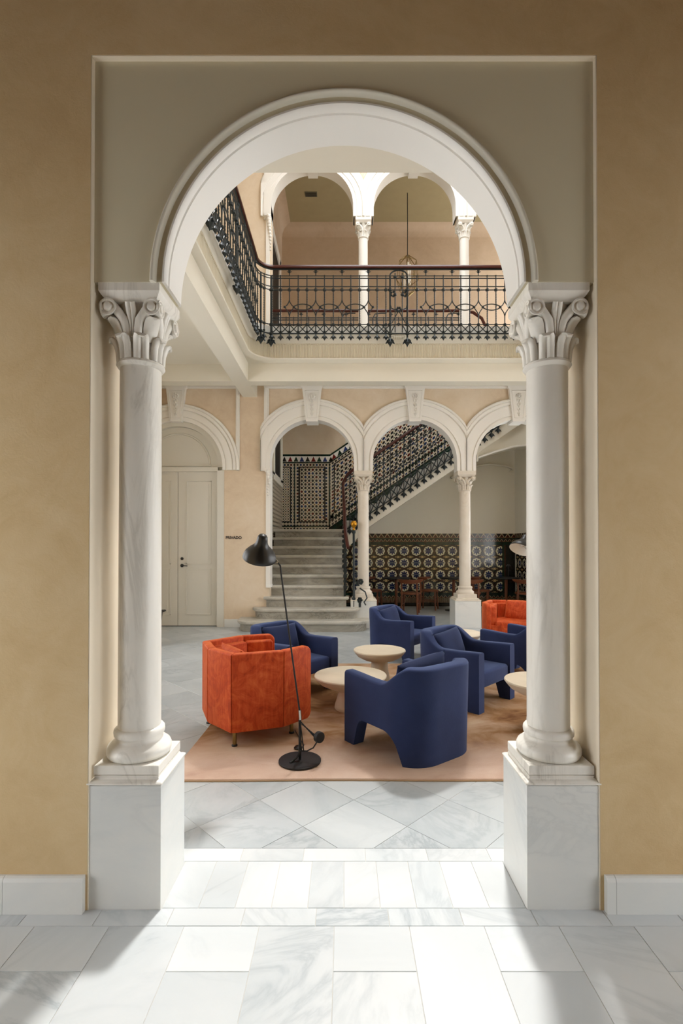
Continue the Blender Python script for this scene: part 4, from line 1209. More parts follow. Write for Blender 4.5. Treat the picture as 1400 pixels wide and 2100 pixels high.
lp_('mosaic_border', M_MOSB, -1.24, -1.175, 1.95, Z_(957)); lp_('mosaic_border', M_MOSB, -1.145, -1.07, 1.95, Z_(957)); lp_('mosaic_border', M_MOSB, -0.43, -0.36, 1.95, Z_(957))
lp_('mosaic_border', M_MOSB, HX0, -0.36, 1.89, 1.96); lp_('green_border', M_GREEN, -0.35, -0.325, 1.75, Z_(950))
lp_('key_mosaic_panel', M_MOSF, HX0, -1.265, 1.99, Z_(959)); lp_('star_mosaic_panel', M_MOS, -1.03, -0.465, 1.99, Z_(959))
lp_('black_border', M_BLACKT, -1.07, -0.43, 1.96, Z_(957), YR - 0.011)
lp_('green_border', M_GREEN, HX0, -0.325, 1.855, 1.885); lp_('mosaic_border', M_MOSB, HX0, -0.325, 1.75, 1.855)
tc = ['black_glaze', 'red', 'green', 'blue']
M_TRI = [M_BLACKT, plain('oxblood_glaze', '#6A1B1A', 0.15), M_GREEN, plain('cobalt_glaze', '#27386C', 0.15)]
for i in range(9):
    px = 583 + 11.9 * i; x = X_(px)
    m_ = MB(); hw_ = 0.056; zb = Z_(946.6)
    m_.prism([(x - hw_, zb), (x, zb + 0.118), (x + hw_, zb)], yt - 0.004, yt); m_.obj('triangle_tile', M_TRI[i % 4], land)
rk = MB(); x_e = 3.4                         # raking part beside the second flight
def rake(nm, mat, z0, z1, y, xa=xr, xb=x_e):
    m_ = MB(); f = lambda x, z: z + SL * (x - xr)
    m_.prism([(xa, f(xa, z0)), (xa, f(xa, z1)), (xb, f(xb, z1)), (xb, f(xb, z0))], y, YR - 0.0005)
    return m_.obj(nm, mat, land)
m_ = MB(); m_.prism([(xr + 0.005, 2.0), (xr + 0.005, 3.28), (xr + 0.085, 3.28 + SL * 0.08), (xr + 0.085, 2.0 + SL * 0.08)], yt, YR - 0.0005); m_.obj('mosaic_border', M_MOSBS, land)
rake('raking_back', M_BLACKT, 1.6, 3.56, YR - 0.006)
rake('green_border', M_GREEN, 3.52, 3.565, yt - 0.001); rake('pale_band', M_WHITEIN, 3.39, 3.52, yt); rake('green_border', M_GREEN, 3.36, 3.39, yt)
rake('mosaic_border', M_MOSBS, 3.28, 3.355, yt); rake('raking_mosaic_panel', M_MOSS, 2.14, 3.25, yt, xr + 0.115)
rake('mosaic_border', M_MOSBS, 2.03, 2.12, yt); rake('green_border', M_GREEN, 1.99, 2.02, yt); rake('mosaic_border', M_MOSBS, 1.86, 1.985, yt); rake('green_border', M_GREEN, 1.70, 1.84, yt)
for i in range(12):
    x = xr + 0.09 + 0.136 * i; f = lambda q, z: z + SL * (q - xr)
    m_ = MB(); m_.prism([(x - 0.056, f(x - 0.056, 3.393)), (x - 0.01, f(x, 3.393) + 0.115), (x + 0.056, f(x + 0.056, 3.393))], yt - 0.004, yt); m_.obj('triangle_tile', M_TRI[(i + 1) % 4], land)
ld = MB(); ld.box(HX0, HX0 + 0.012, 8.75, YR, 0.7, 2.78)
sd_ = ld.obj('side_dado', M_MOSY, None, label='dark mosaic tile dado on the stair side wall left of the landing', cat='tile panel')
dc = MB(); dc.box(HX0, HX0 + 0.04, 8.75, YR, 2.78, 2.9); dc.obj('dado_coping', M_STAIR, sd_)

# ------------------------------------------------------------------ medallion dado of the hall
dd = MB(); dd.box(0.04, HX1, YR - 0.006, YR, 0, 1.70)
dado = dd.obj('medallion_dado', M_BLACKT, None, label='blue and green medallion tile dado along the hall under the stairs', cat='tile panel')
for nm, mt, z0, z1, d in (('frieze_tiles', M_FRIEZE, 1.597, 1.70, 0.016), ('green_border', M_GREEN, 1.57, 1.595, 0.022), ('band_tiles', M_BAND, 1.51, 1.567, 0.014), ('green_border', M_GREEN, 1.437, 1.505, 0.018),
                          ('green_border', M_GREEN, 0.252, 0.318, 0.016), ('band_tiles', M_BAND2, 0.195, 0.25, 0.014), ('stripe_tiles', M_STRIPE, 0.085, 0.192, 0.012), ('black_skirting', M_BLACKT, 0.0, 0.08, 0.02)):
    bar(nm, dado, mt, (0.04, HX1 - d, YR - d, YR, z0, z1))
    bar(nm, dado, mt, (HX1 - d, HX1, 9.95, YR, z0, z1))
TW, TH = 0.2821 / 2, 0.139
t_me = MB().slab([(-TW / 2 + 0.0008, -TH / 2 + 0.0008), (TW / 2 - 0.0008, -TH / 2 + 0.0008), (TW / 2 - 0.0008, TH / 2 - 0.0008), (-TW / 2 + 0.0008, TH / 2 - 0.0008)], 0, 0.006, 0.0015).mesh('wall_tile', M_MED)
xstart = 0.885 - TW * 6.5
for i in range(28):
    for j in range(8):
        x = xstart + TW * i + TW / 2 - TW / 2 + TW * 0.0
        if x - TW / 2 < 0.03 or x + TW / 2 > 3.83: continue
        link('wall_tile', t_me, dado, (x, YR - 0.006, 0.321 + TH * (j + 0.5)), (PI / 2, 0, 0))
lastx = max(o.location.x for o in bpy.data.objects if o.name.startswith('wall_tile')) + TW / 2
bar('green_border', dado, M_GREEN, (lastx + 0.004, lastx + 0.05, YR - 0.014, YR, 0.32, 1.436)); 
bar('brown_border', dado, plain('brown_glaze', '#4A2415', 0.2), (lastx + 0.054, lastx + 0.075, YR - 0.014, YR, 0.32, 1.436))
for i in range(7):
    for j in range(8):
        link('wall_tile', t_me, dado, (HX1 - 0.006, YR - 0.1 - TW * (i + 0.5), 0.321 + TH * (j + 0.5)), (PI / 2, 0, -PI / 2))

# curved soffit of the flight above, seen through the third arch
so = MB()
pts = [(2.55, 3.18), (2.75, 3.22), (3.1, 3.34), (3.5, 3.45), (4.0, 3.5)]
so.prism([(x, z) for x, z in pts] + [(4.0, 4.3), (2.55, 4.3)], 10.2, 10.6)
so = struct(so.obj('stair_vault', M_CREAM, None, 40), 'curved cream underside of the upper stair seen through the third arch', 'vault')
m_ = MB(); m_.tube([(x, 10.19, z + 0.012) for x, z in pts], 0.022, 8); m_.obj('vault_edge', M_WHITE, so, 50)
for i in range(4):
    m_ = MB(); m_.box(2.60 + 0.045 * i, 2.632 + 0.045 * i, 10.12, 10.2, 3.13 + 0.008 * i, 3.75); m_.obj('console_flute', M_CREAM, so)
m_ = MB(); m_.tube([(2.5, 11.5, 3.0), (2.9, 11.5, 3.24), (3.4, 11.5, 3.33), (3.8, 11.5, 3.28), (3.95, 11.5, 3.22), (3.93, 11.5, 3.16), (3.88, 11.5, 3.18)], 0.025, 8); m_.obj('wall_moulding', M_CREAM, so, 50)
# ------------------------------------------------------------------ rug
rx0, rx1, ry0, ry1 = RUG
m_ = MB()
nx, ny = 40, 30
def wob(a, s): return 0.004 * math.sin(a * 2.3 + s) + 0.003 * math.sin(a * 5.1 + 2 * s)
P = [(x, ry0 + wob(x, 1)) for x in [rx0 + 0.01 + (rx1 - rx0 - 0.02) * i / nx for i in range(nx + 1)]]
P += [(rx1 + wob(y, 2), y) for y in [ry0 + (ry1 - ry0) * i / ny for i in range(1, ny)]]
P += [(x, ry1 + wob(x, 3)) for x in [rx1 - (rx1 - rx0) * i / nx for i in range(nx + 1)]]
P += [(rx0 + wob(y, 4), y) for y in [ry1 - (ry1 - ry0) * i / ny for i in range(1, ny)]]
m_.slab(P, 0.004, 0.013, 0.004)
rug = m_.obj('rug', M_RUG, None, label='large beige and brown abstract rug under the lounge chairs', cat='rug')
e_ = MB(); e_.slab(inset(P, -0.004), 0.0005, 0.007, 0.002); e_.obj('rug_backing', M_RUGE, rug)
ZG = 0.013

# ------------------------------------------------------------------ navy armchairs
def armchair_mesh():
    W, D, T, R_ = 0.32, 0.33, 0.088, 0.22
    path = []                               # (x, y, nx, ny) along the outside, left arm front to right arm front
    n1 = 22
    for i in range(n1 + 1): path.append((D - (D + 0.11) * i / n1, W, 0, 1))
    for i in range(1, 15):
        a = PI / 2 + (PI / 2) * i / 15
        path.append((-0.11 + R_ * math.cos(a), (W - R_) + R_ * math.sin(a), math.cos(a), math.sin(a)))
    half = path[:]
    mid = [(-D, (W - R_) * (1 - 2 * i / 8), -1, 0) for i in range(9)]
    path = half + mid + [(x, -y, a, -b) for x, y, a, b in reversed(half)]
    L = [0.0]
    for i in range(1, len(path)):
        L.append(L[-1] + math.hypot(path[i][0] - path[i - 1][0], path[i][1] - path[i - 1][1]))
    tot = L[-1]
    rings = []
    for (x, y, a, b), l in zip(path, L):
        s = min(l, tot - l)
        top = 0.488 - 0.012 * smoothstep(0.0, 0.3, s) + (0.122) * smoothstep(0.36, 0.6, s)
        leg = 0.115
        if s < leg: bot = 0.0
        elif s < leg + 0.075: bot = 0.19 * math.sqrt(max(0.0, 1 - ((leg + 0.075 - s) / 0.075) ** 2))
        elif s < 0.40: bot = 0.19
        elif s < 0.54: bot = 0.19 * math.sqrt(max(0.0, 1 - ((s - 0.40) / 0.14) ** 2))
        else: bot = 0.0
        back = smoothstep(0.5, 0.72, s)
        tt = T + 0.02 * back
        sec = [(0.0, bot), (0.0, bot + 0.06), (0.0, (bot + top) / 2), (0.0, top - 0.05), (0.0015, top - 0.016), (0.007, top - 0.005), (0.018, top), (tt - 0.018, top), (tt - 0.007, top - 0.005), (tt - 0.0015, top - 0.016),
               (tt, top - 0.06), (tt, max(bot, 0.19) if s > 0.1 else bot + 0.02), (tt, bot)]
        rake_ = 0.02 * back
        rings.append([(x - a * o - a * (-rake_) * (z / 0.6), y - b * o - b * (-rake_) * (z / 0.6), z) for o, z in sec])
    m_ = MB(); m_.loft(rings)
    return m_
shell_me = armchair_mesh().mesh('shell', M_BLUE, 42)
def rbox(x0, x1, y0, y1, z0, z1, r=0.02, n=3):
    """box with rounded edges, built by insetting rings"""
    m_ = MB(); rings = []
    def rect(d, z): 
        P = []
        c = r
        for (cx, cy, a0) in ((x1 - d - c, y1 - d - c, 0), (x0 + d + c, y1 - d - c, PI / 2), (x0 + d + c, y0 + d + c, PI), (x1 - d - c, y0 + d + c, 3 * PI / 2)):
            for i in range(4): P.append((cx + c * math.cos(a0 + PI / 2 * i / 3), cy + c * math.sin(a0 + PI / 2 * i / 3), z))
        return P
    for i in range(n + 1):
        a = PI / 2 * i / n; rings.append(rect(r * (1 - math.sin(a)), z0 + r * (1 - math.cos(a))))
    for i in range(n + 1):
        a = PI / 2 * (1 - i / n); rings.append(rect(r * (1 - math.sin(a)), z1 - r * (1 - math.cos(a))))
    return m_.loft(rings)
seat_me = rbox(-0.235, 0.318, -0.231, 0.231, 0.185, 0.318, 0.024).mesh('seat', M_BLUE, 40)
def cushion_mesh(w, h, t, mat, nm='cushion'):
    n = 14; m_ = MB()
    front, back = [], []
    vs = []; idx = {}
    def pt(u, v, s):
        k = (max(0.0, 1 - abs(u) ** 3.2) * max(0.0, 1 - abs(v) ** 3.2)) ** 0.5
        pin = 1 - 0.05 * (1 - abs(v) ** 2) * abs(u) ** 4; pin2 = 1 - 0.06 * (1 - abs(u) ** 2) * abs(v) ** 4
        return (s * t / 2 * k, u * w / 2 * pin, v * h / 2 * pin2)
    for s in (1, -1):
        grid = [[pt(-1 + 2 * i / n, -1 + 2 * j / n, s) for i in range(n + 1)] for j in range(n + 1)]
        vs = [p for row in grid for p in row]
        fs = [(j * (n + 1) + i, j * (n + 1) + i + 1, (j + 1) * (n + 1) + i + 1, (j + 1) * (n + 1) + i) for j in range(n) for i in range(n)]
        m_.add(vs, fs)
    me = m_.mesh(nm, mat, 70)
    import bmesh
    b = bmesh.new(); b.from_mesh(me); bmesh.ops.remove_doubles(b, verts=b.verts, dist=0.0004); bmesh.ops.recalc_face_normals(b, faces=b.faces); b.to_mesh(me); b.free()
    for p in me.polygons: p.use_smooth = True
    return me
cush_me = cushion_mesh(0.43, 0.29, 0.12, M_BLUEC)
def armchair(x, y, ang, label, clabel, cs=(0.0, 0.0), cr=0.0, cz=0.0):
    root = thing('armchair', label, 'armchair', (x, y, ZG), math.radians(ang), 'navy blue armchairs')
    link('shell', shell_me, root); link('seat', seat_me, root)
    f = Vector((math.cos(math.radians(ang)), math.sin(math.radians(ang)))); l = Vector((-f.y, f.x))
    c = Vector((x, y)) + f * (-0.13 + cs[1]) + l * cs[0]
    link('cushion', cush_me, None, (c.x, c.y, ZG + 0.45 + cz), (math.radians(cr), math.radians(-17), math.radians(ang)), clabel, 'cushion', 'navy lumbar cushions')
    return root
# the nearest chair: read off its ground points
f = Vector((math.cos(math.radians(127)), math.sin(math.radians(127)))); r_ = Vector((f.y, -f.x))
cN = f * (2.75 - 0.33) + r_ * ((2.0845 + 2.71) / 2)
armchair(cN.x, cN.y, 127, 'navy blue armchair nearest the viewer, turned with its back to us', 'navy cushion in the armchair whose back faces us', (0.05, 0.0), -7, 0.045)
armchair(1.07, 4.43, -44, 'navy blue armchair behind the nearest one, facing right', 'navy cushion in the armchair just behind the nearest one', (-0.02, 0.0), 4)
armchair(-0.517, 4.726, -43, 'navy blue armchair behind the near orange tub chair', 'navy cushion in the armchair behind the orange chair')
armchair(0.70, 6.18, -37, 'navy blue armchair farthest back, in front of the arcade column by the stairs', 'navy cushion in the farthest back navy armchair', (-0.03, 0), 4)
armchair(1.89, 5.16, 132, 'navy blue armchair half hidden by the right marble column', 'navy cushion in the armchair half hidden by the marble column')

# ------------------------------------------------------------------ orange tub chairs
def tub_parts():
    B = (0.0, 0.0); C = (0.06, -0.30); D = (0.41, -0.387); E = (0.67, -0.315)
    A = (0.06, 0.30); F_ = (0.41, 0.387); G_ = (0.67, 0.315)
    P = [E, D, C, B, A, F_, G_]
    Tk = 0.062
    def off(P, d):
        out = []
        for i, p in enumerate(P):
            v = Vector(p)
            if i == 0: t_ = (Vector(P[1]) - v).normalized(); nn = Vector((t_.y, -t_.x)); out.append(tuple(v + nn * d)); continue
            if i == len(P) - 1: t_ = (v - Vector(P[-2])).normalized(); nn = Vector((t_.y, -t_.x)); out.append(tuple(v + nn * d)); continue
            t1 = (v - Vector(P[i - 1])).normalized(); t2 = (Vector(P[i + 1]) - v).normalized()
            n1 = Vector((t1.y, -t1.x)); n2 = Vector((t2.y, -t2.x)); m = n1 + n2
            out.append(tuple(v + m * (d / m.dot(n1))))
        return out
    Q = off(P, Tk)
    # make sure the offset goes inward (towards the seat)
    if Vector(Q[3]).x < 0: Q = off(P, -Tk); sgn = -1
    else: sgn = 1
    Q2 = off(P, sgn * (Tk + 0.075))
    z0, z1 = 0.10, 0.627
    def panel(p0, p1, q0, q1, za, zb, rnd0, rnd1, g=0.0015, rr=0.05):
        L = (Vector(p1) - Vector(p0)).length
        def prof():
            out = []
            r0 = rr if rnd0 else 0.006; r1 = rr if rnd1 else 0.006
            for cx, cz, a0, r in ((L - g - r1, za + r1, -PI / 2, r1), (L - g - r1, zb - r1, 0, r1), (g + r0, zb - r0, PI / 2, r0), (g + r0, za + r0, PI, r0)):
                for i in range(6): out.append((cx + r * math.cos(a0 + PI / 2 * i / 5), cz + r * math.sin(a0 + PI / 2 * i / 5)))
            return out
        pf = prof(); rings = []
        cx_ = sum(u for u, z in pf) / len(pf); cz_ = sum(z for u, z in pf) / len(pf)
        for w_, ins in ((0.0, 0.008), (0.06, 0.0025), (0.16, 0.0), (0.84, 0.0), (0.94, 0.0025), (1.0, 0.008)):
            ring = []
            for u, z in pf:
                uu = u + (ins if u < cx_ else -ins) * 0.6; zz = z + (ins if z < cz_ else -ins)
                k = uu / L
                a = Vector(p0).lerp(Vector(p1), k); b = Vector(q0).lerp(Vector(q1), k); p = a.lerp(b, w_)
                ring.append((p.x, p.y, zz))
            rings.append(ring)
        return MB().loft(rings)
    res = []
    for i in range(6):
        res.append(('outer_panel', panel(P[i], P[i + 1], Q[i], Q[i + 1], z0, z1, i == 0, i == 5)))
    for i in range(6):
        qa, qb, ra, rb = Vector(Q[i]), Vector(Q[i + 1]), Vector(Q2[i]), Vector(Q2[i + 1])
        if i == 0: qa = qa.lerp(qb, 0.1); ra = ra.lerp(rb, 0.12)
        if i == 5: qb = qb.lerp(qa, 0.1); rb = rb.lerp(ra, 0.12)
        res.append(('inner_pad', panel(qa, qb, ra, rb, 0.30, 0.592, True, True, 0.002, 0.022)))
    S = off(P, sgn * 0.055)
    sp = [(0.655, S[0][1])] + S[1:-1] + [(0.655, S[-1][1])]
    m = MB(); m.loft([[(x, y, 0.125) for x, y in sp], [(x, y, 0.35) for x, y in sp]]); res.append(('seat_base', m))
    I = off(P, sgn * (Tk + 0.06)); si = [(0.645, I[0][1])] + I[1:-1] + [(0.645, I[-1][1])]
    cc = (0.36, 0)
    m = MB(); m.loft([[(x, y, 0.345) for x, y in si], [(x, y, 0.385) for x, y in si], [(cc[0] + (x - cc[0]) * 0.97, y * 0.97, 0.398) for x, y in si], [(cc[0] + (x - cc[0]) * 0.7, y * 0.7, 0.41) for x, y in si]])
    res.append(('seat_cushion', m))
    return res
TP = [(nm, mb.mesh(nm, M_VELVET, 35)) for nm, mb in tub_parts()]
lg = MB(); lg.lathe([(0.014, 0.012), (0.015, 0.1), (0.015, 0.13)], 16); lg_me = lg.mesh('leg', M_BRASS, 40)
ft = MB(); ft.lathe([(0.019, 0.0), (0.02, 0.008), (0.014, 0.014)], 16); ft_me = ft.mesh('foot', M_BLACKM, 40)
cush_o = cushion_mesh(0.40, 0.30, 0.12, M_VELVET)
def tub_chair(x, y, ang, label, clabel, c_at, c_rot, gz):
    root = thing('tub_chair', label, 'armchair', (x, y, gz), math.radians(ang), 'rust orange tub chairs')
    for nm, me in TP: link(nm, me, root)
    for lx, ly in ((0.10, -0.262), (0.10, 0.262), (0.53, -0.27), (0.53, 0.27)):
        l_ = link('leg', lg_me, root, (lx, ly, 0)); link('foot', ft_me, l_)
    M_ = Matrix.Translation((x, y, gz)) @ Matrix.Rotation(math.radians(ang), 4, 'Z')
    p = M_ @ Vector(c_at)
    link('cushion', cush_o, None, p, (c_rot[0], c_rot[1], c_rot[2] + math.radians(ang)), clabel, 'cushion', 'orange velvet cushions')
tub_chair(-0.97, 3.51, 34, 'rust orange velvet tub chair with brass legs on the rug corner', 'orange velvet cushion inside the near orange tub chair', (0.215, 0.0, 0.475), (0, math.radians(-14), 0), ZG)
tub_chair(2.36, 6.95, 252, 'rust orange velvet tub chair at the back, half behind the right marble column', 'orange velvet cushion in the far orange tub chair', (0.25, 0.10, 0.50), (0, math.radians(-22), math.radians(-18)), 0.0)

# ------------------------------------------------------------------ pedestal tables
def ped_table(x, y, r, h, label, gz=ZG):
    root = thing('coffee_table', label, 'table', (x, y, gz), 0, 'cream pedestal tables')
    m = MB(); t_ = 0.115 * (r / 0.3) ** 0.5
    m.lathe([(0.001, h - t_), (r * 0.36, h - t_), (r * 0.62, h - t_ * 0.86), (r * 0.84, h - t_ * 0.58), (r * 0.955, h - t_ * 0.26), (r * 0.99, h - t_ * 0.1), (r, h - 0.012), (r * 0.997, h - 0.004), (r * 0.985, h), (0.001, h)], 64)
    m.obj('table_top', M_STONE, root, 50)
    b = MB(); b.lathe([(0.001, 0), (r * 0.42, 0), (r * 0.445, 0.012), (r * 0.435, 0.035), (r * 0.38, h * 0.3), (r * 0.33, h * 0.5), (r * 0.32, h - t_ * 0.95)], 48); b.obj('pedestal', M_STONE, root, 50)
ped_table(0.055, 4.13, 0.302, 0.285, 'wide low cream pedestal table between the orange and nearest navy chairs')
ped_table(0.342, 4.75, 0.25, 0.366, 'smaller taller cream pedestal table behind the low one')
ped_table(1.45, 3.63, 0.26, 0.37, 'cream pedestal table partly hidden by the right marble column')
ped_table(1.29, 5.76, 0.31, 0.36, 'cream pedestal table glimpsed behind the navy armchairs', ZG)

# ------------------------------------------------------------------ floor lamps
def lamp(x, y, rz, label, shade_rot, gz, dz=0.0):
    root = thing('floor_lamp', label, 'lamp', (x, y, gz), rz, 'black floor lamps')
    m = MB(); m.lathe([(0.001, 0), (0.131, 0), (0.133, 0.003), (0.133, 0.010), (0.131, 0.012), (0.001, 0.012)], 48); m.obj('lamp_base', M_BLACKM, root, 40)
    m = MB(); m.tube([(0, 0, 0.012), (0, 0, 0.262)], 0.0085, 10); m.tube([(-0.055, -0.05, 0.014), (-0.02, -0.018, 0.03), (0, 0, 0.055)], 0.007, 8); m.obj('post', M_BLACKM, root, 40)
    m = MB(); J = Vector((0.0, 0.0, 0.25))
    top = Vector((-0.124, 0, 1.228)); hd = Vector((-0.222, 0, 1.363))
    m.tube([(0.003, -0.01, 0.29), tuple(top - Vector((0.006, 0, 0.05)) * -1 * 0 + Vector((0.005, 0, -0.05))), tuple(top), tuple(top + (hd - top) * 0.2)], 0.0055, 8); rod = m.obj('rod', M_BLACKM, root, 50)
    m = MB(); m.tube([(0.004, -0.01, 0.265), (0.0, -0.01, 0.325)], 0.0085, 10); m.obj('steel_sleeve', M_STEEL, rod, 40)
    m = MB(); m.tube([tuple(top + (hd - top) * 0.15), (-0.195, 0, 1.327), (-0.228, 0, 1.372)], [0.0055, 0.006, 0.0075], 8); m.ball((-0.225, 0, 1.366), 0.014, 10); m.obj('swivel_joint', M_STEEL, rod, 40)
    m = MB(); m.tube([(0.0, -0.012, 0.26), (0.10, -0.012, 0.15)], 0.004, 6); m.tube([(0.012, -0.012, 0.24), (0.10, -0.012, 0.165)], 0.004, 6)
    m.tube([(0.11, -0.012, 0.13), (0.085, -0.012, 0.09), (0.045, -0.012, 0.07), (0.0, -0.012, 0.072)], 0.0045, 6)
    m.tube([(0.004, -0.012, 0.25), (0.025, -0.012, 0.075)], 0.0035, 6); m.tube([(-0.004, -0.014, 0.25), (0.012, -0.014, 0.072)], 0.0035, 6)
    m.obj('counter_arm', M_BLACKM, root, 40)
    m = MB(); MX = Matrix.Rotation(0.7, 3, 'Z') @ Matrix.Rotation(PI / 2, 3, 'X')
    m.lathe([(0.001, -0.016), (0.031, -0.016), (0.034, -0.013), (0.034, 0.013), (0.031, 0.016), (0.001, 0.016)], 32, (0.122, -0.02, 0.16), MX); m.obj('counterweight', M_BLACKM, root, 40)
    prof = [(0.105, 0.0), (0.1055, 0.004), (0.103, 0.018), (0.094, 0.040), (0.076, 0.062), (0.055, 0.082), (0.042, 0.098), (0.036, 0.115), (0.033, 0.135), (0.030, 0.152), (0.022, 0.163), (0.001, 0.166)]
    inn = [(0.1042, 0.001), (0.101, 0.018), (0.092, 0.038), (0.074, 0.060), (0.053, 0.079), (0.03, 0.09), (0.001, 0.092)]
    sh = link('shade', MB().lathe(prof, 40, cap=False).mesh('shade', M_BLACK, 50), root, (-0.255, -0.005, 1.275 + dz), shade_rot)
    link('shade_lining', MB().lathe(inn, 40, cap=False).mesh('shade_lining', M_WHITEIN, 50), sh)
    bl = MB(); bl.ball((0, 0, 0.055), 0.024, 12); link('bulb', bl.mesh('bulb', M_WHITEIN, 60), sh)
    return root
lamp(-0.277, 3.106, 0.0, 'black floor lamp on a round base beside the near orange chair', (math.radians(24), math.radians(13), 0), ZG)
lamp(1.89, 4.55, math.radians(-4), 'black floor lamp with white inner shade peeking out beside the right marble column', (math.radians(-22), math.radians(27), 0), ZG, 0.05)
cord = MB(); cord.tube([(-0.30, 3.22, 0.02), (-0.27, 3.34, 0.022), (-0.31, 3.46, 0.021), (-0.36, 3.62, 0.021)], 0.0035, 6)
cd = cord.obj('lamp_cord', M_BLACK, None, 40, label='black lamp cord with foot switch under the near orange chair', cat='cord')
fs = MB(); fs.lathe([(0.001, 0), (0.028, 0), (0.03, 0.008), (0.02, 0.018), (0.001, 0.02)], 20, (-0.305, 3.30, 0.0145)); fs.obj('foot_switch', M_BLACK, cd, 40)

# ------------------------------------------------------------------ wire lantern in the upper gallery
lq = U(836, 391, 10.4)
lan = thing('hanging_lantern', 'faceted wire cage lantern hanging on a cord in the upper gallery', 'lantern', (lq.x, 10.4, 6.70))
m = MB(); m.tube([(0, 0, 0.86), (0.003, 0, 1.5), (0, 0, ZROOF - 6.70)], 0.008, 6); m.obj('cord', M_BLACKM, lan)
m = MB(); lev = [(0.02, 0.88, 6), (0.20, 0.72, 6), (0.235, 0.36, 6), (0.17, 0.14, 6), (0.02, 0.0, 6)]
rr = [[(r * math.cos(2 * PI * (j + 0.5 * (i % 2)) / 6), r * math.sin(2 * PI * (j + 0.5 * (i % 2)) / 6), z) for j in range(6)] for i, (r, z, n) in enumerate(lev)]
for i, ring in enumerate(rr):
    if 0 < i < 4:
        for j in range(6): m.tube([ring[j], ring[(j + 1) % 6]], 0.006, 5)
    if i < 4:
        for j in range(6):
            m.tube([ring[j], rr[i + 1][j]], 0.006, 5); m.tube([ring[j], rr[i + 1][(j - 1) % 6 if i % 2 == 0 else (j + 1) % 6]], 0.006, 5)
m.obj('wire_cage', M_BRASS, lan)
for dx, dy in ((0.05, 0), (-0.06, 0.05), (0.0, -0.08)):
    m = MB(); m.lathe([(0.001, 0.25), (0.022, 0.25), (0.022, 0.68), (0.001, 0.68)], 12, (dx, dy, 0)); m.obj('light_tube', M_GLASSLT, lan, 40)

# ------------------------------------------------------------------ small tables and chairs by the medallion dado
def bistro_table(x, y, label):
    root = thing('bistro_table', label, 'table', (x, y, 0), 0, 'dark bistro tables in the hall')
    m = MB(); m.lathe([(0.001, 0.69), (0.29, 0.69), (0.31, 0.70), (0.315, 0.712), (0.31, 0.722), (0.001, 0.722)], 40); m.obj('table_top', M_BLACKM, root, 40)
    m = MB(); m.lathe([(0.035, 0.02), (0.03, 0.3), (0.035, 0.69)], 16); m.obj('pedestal', M_WOODD, root, 40)
    m = MB(); m.lathe([(0.001, 0), (0.19, 0), (0.19, 0.015), (0.05, 0.03), (0.001, 0.03)], 24); m.obj('foot_plate', M_BLACKM, root, 40)
def table_lamp(x, y, label):
    root = thing('table_lamp', label, 'lamp', (x, y, 0.722), 0, 'thin table lamps in the hall')
    m = MB(); m.lathe([(0.001, 0), (0.07, 0), (0.07, 0.01), (0.001, 0.012)], 20); m.obj('lamp_base', M_BLACK, root, 40)
    m = MB(); m.tube([(0, 0, 0.01), (0, 0, 0.26)], 0.007, 8); m.obj('lamp_stem', M_BLACK, root, 40)
    m = MB(); m.lathe([(0.012, 0.25), (0.05, 0.24), (0.048, 0.252), (0.02, 0.285), (0.001, 0.29)], 20); m.obj('lamp_shade', M_BLACK, root, 40)
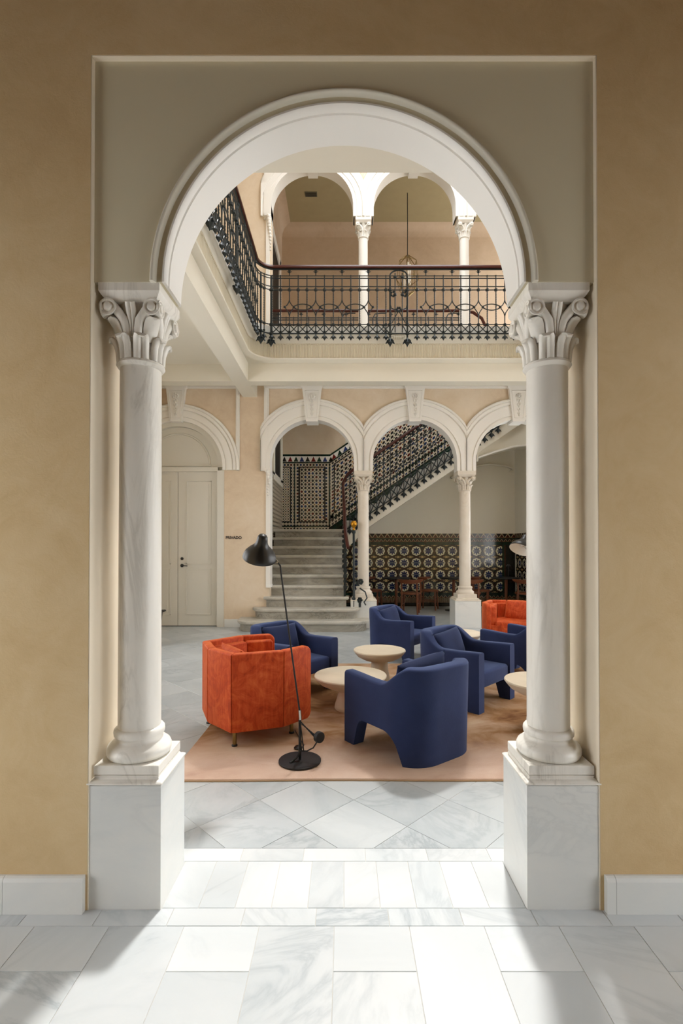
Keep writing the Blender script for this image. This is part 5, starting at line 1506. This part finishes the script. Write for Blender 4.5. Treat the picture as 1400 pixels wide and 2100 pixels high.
def bow_chair(x, y, ang, label):
    root = thing('bow_back_chair', label, 'chair', (x, y, 0), math.radians(ang), 'dark wooden chairs in the hall')
    m = MB(); m.lathe([(0.001, 0.40), (0.19, 0.40), (0.21, 0.412), (0.21, 0.432), (0.19, 0.445), (0.001, 0.45)], 32); m.obj('seat', M_WOODD, root, 40)
    R_ = 0.235; rings = []
    for i in range(21):
        a = PI * 0.5 + PI * i / 20
        wv = 0.035 + 0.05 * math.sin(PI * i / 20)
        c, s = math.cos(a), math.sin(a)
        rings.append([(c * (R_ - 0.016), s * (R_ - 0.016), 0.715 - wv), (c * (R_ + 0.012), s * (R_ + 0.012), 0.715 - wv), (c * (R_ + 0.03), s * (R_ + 0.03), 0.70), (c * (R_ + 0.03), s * (R_ + 0.03), 0.715), (c * (R_ - 0.02), s * (R_ - 0.02), 0.715)])
    MB().loft(rings).obj('backrest', M_WOODD, root, 40)
    for lx, ly, t_ in ((0.15, 0.15, 0.41), (0.15, -0.15, 0.41), (-0.16, 0.155, 0.66), (-0.16, -0.155, 0.66)):
        m = MB(); m.tube([(lx * 1.1, ly * 1.1, 0), (lx, ly, 0.3), (lx * 1.02, ly * 1.02, t_)], [0.017, 0.02, 0.017], 8); m.obj('leg', M_WOODD, root, 40)
    for s in (-1, 1):
        m = MB(); m.tube([(0.155, s * 0.15, 0.2), (-0.165, s * 0.155, 0.2)], 0.01, 6); m.obj('stretcher', M_WOODD, root, 40)
for i, (px, lb) in enumerate(((812, 'left of the front arcade column'), (930, 'just behind the front arcade column'), (1037, 'above the far orange chair'))):
    y = 10.75; x = (px - CX) * y / F_PX
    bistro_table(x, y, 'small round dark table %s' % lb)
    table_lamp(x + 0.06, y + 0.02, 'thin black lamp on the small table %s' % lb)
    bow_chair(x + 0.24, y - 0.5, 75, 'bow-backed wooden chair at the small table %s' % lb)
    bow_chair(x - 0.5, y + 0.2, -20, 'dark wooden chair in shadow behind the small table %s' % lb)

# ------------------------------------------------------------------ black planter stand glimpsed beside the left column
pl = thing('black_stand', 'black tapered stand with flared rim beside the left marble column', 'stand', (-2.74, 6.9, 0))
m = MB(); sq = lambda q, z: [(-q, -q, z), (q, -q, z), (q, q, z), (-q, q, z)]
m.loft([sq(0.11, 0.0), sq(0.15, 0.445)]); m.obj('body', M_BLACKM, pl)
m = MB(); m.loft([sq(0.155, 0.44), sq(0.185, 0.452), sq(0.185, 0.47), sq(0.175, 0.474)]); m.obj('rim', M_BLACKM, pl)
